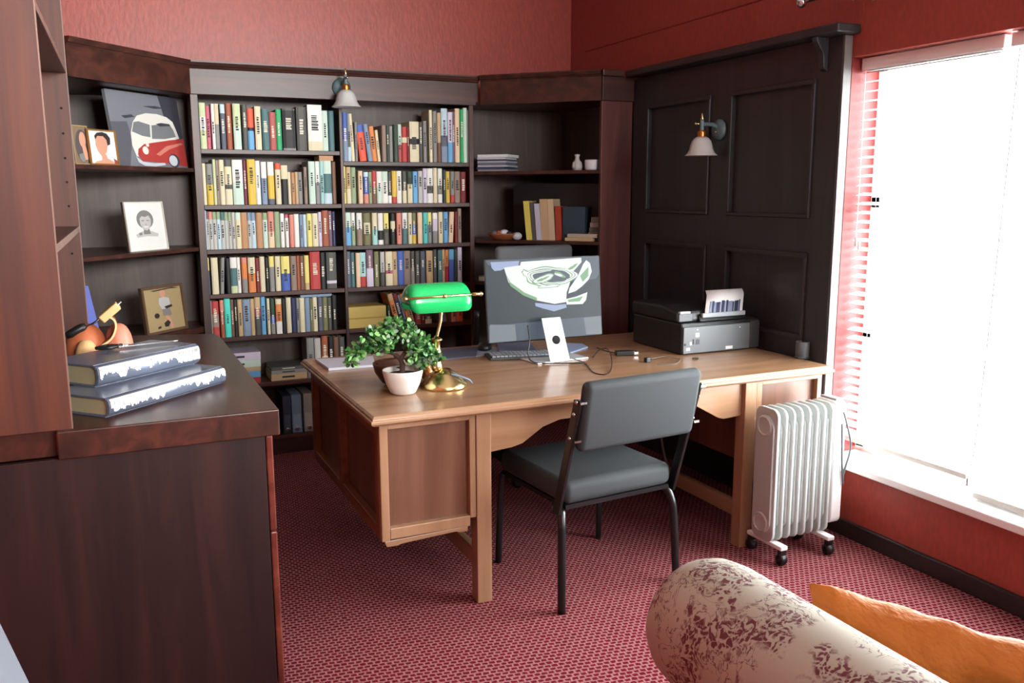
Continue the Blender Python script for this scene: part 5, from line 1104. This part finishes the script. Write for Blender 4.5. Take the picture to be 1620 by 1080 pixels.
# gold box on the fifth shelf, books laid across the rows
x0, x1 = ony(548, 500, YS).x, ony(611, 500, YS).x; ht_ = ony(580, 484.5, YS).z
b = MB(); b.box(x0, YS, S5 + .0006, x1, YS + .18, ht_); t = thing('archive_box', ((x0 + x1) / 2, YS + .09, S5), 'long straw-yellow box at the left end of the fifth shelf, right bay', 'box')
b.build('carton', mat('straw_card', (204, 178, 98), .7), t, .002)
b = MB(); b.box(x0 - .0006, YS - .0012, S5 + .055, x1 + .0006, YS + .02, S5 + .062); b.build('band', mat('straw_dark', (170, 140, 60), .7), t)
def across(x0, x1, z, c, h, label):
    b = MB(); d = .15; b.box(x0, YS + .01, 0, x1, YS + .018, h, 0); b.box(x0, YS + .018, 0, x1, YS + d, .002, 0); b.box(x0, YS + .018, h - .002, x1, YS + d, h, 0); b.box(x0 + .002, YS + .014, .002, x1 - .002, YS + d - .003, h - .002, 1)
    b.v = [p + Vector((0, 0, z)) for p in b.v]; tag(b.build('book', [bmat(c), PAGES]), label, 'book', 'books laid across the rows')
def top_of(where, xa, xb):
    return max((o.location.z + max(v.co.z for v in o.data.vertices) for o in D.objects if o.type == 'MESH' and o.name.split('.')[0] == 'book' and o.get('label', '').find(where) >= 0 and xa < o.location.x < xb), default=0)
xa, xb = ony(300 + 1280 / 6.23, 249, YS).x, ony(300 + 1418 / 6.23, 249, YS).x
zt_ = top_of('second shelf, left', xa, xb) + .0006; across(xa, xb, zt_, 'caramel', min(.03, S1L - .026 - zt_), 'orange-tan book laid flat across the right end of the second row, left bay')
xa, xb = ony(300 + 1095 / 6.23, 466, YS).x, ony(300 + 1405 / 6.23, 466, YS).x
zt_ = top_of('fifth shelf, left', xa, xb) + .0006; across(xa, xb, zt_, 'blue-grey', min(.014, S4 - .026 - zt_), 'blue-grey thin book laid flat across the fifth row, left bay')
# box files on the bottom shelf
for px0, px1, pyt, rgb, nm, i in ((448, 461, 626, (40, 48, 66), 'navy', 0), (462, 478, 624, (112, 134, 156), 'blue-grey', 1), (481, 497, 622, (150, 142, 134), 'stone', 2), (500, 516, 622, (60, 60, 64), 'charcoal', 3), (520, 536, 622, (120, 112, 104), 'drab', 4)):
    xa, xb = ony(px0, 660, YS).x, ony(px1, 660, YS).x; h = ony((px0 + px1) / 2, pyt, YS).z - S0
    t = thing('lever_arch_file', ((xa + xb) / 2, YS + .13, S0), nm + ' lever arch file, ' + ordinal(i) + ' from the left on the bottom shelf', 'file', 'files on the bottom shelf')
    MB().box(xa, YS, S0 + .0006, xb - .001, YS + .22, S0 + h).build('case', mat('file_case_' + nm.replace('-', '_'), rgb, .55), t, .003)
    MB().box(xa + .006, YS - .001, S0 + h * .12, xb - .007, YS + .002, S0 + h * .5).build('spine_label', mat('file_label_' + nm.replace('-', '_'), tuple(min(255, v + 26) for v in rgb), .6), t)
    MB().lathe([(.008, 0), (.012, .001), (.012, .002), (.008, .002)], ((xa + xb) / 2, YS - .0004, S0 + h * .06 + .012), 14, T=Matrix.Rotation(PI / 2, 4, 'X')).build('finger_ring', CHROME, t)
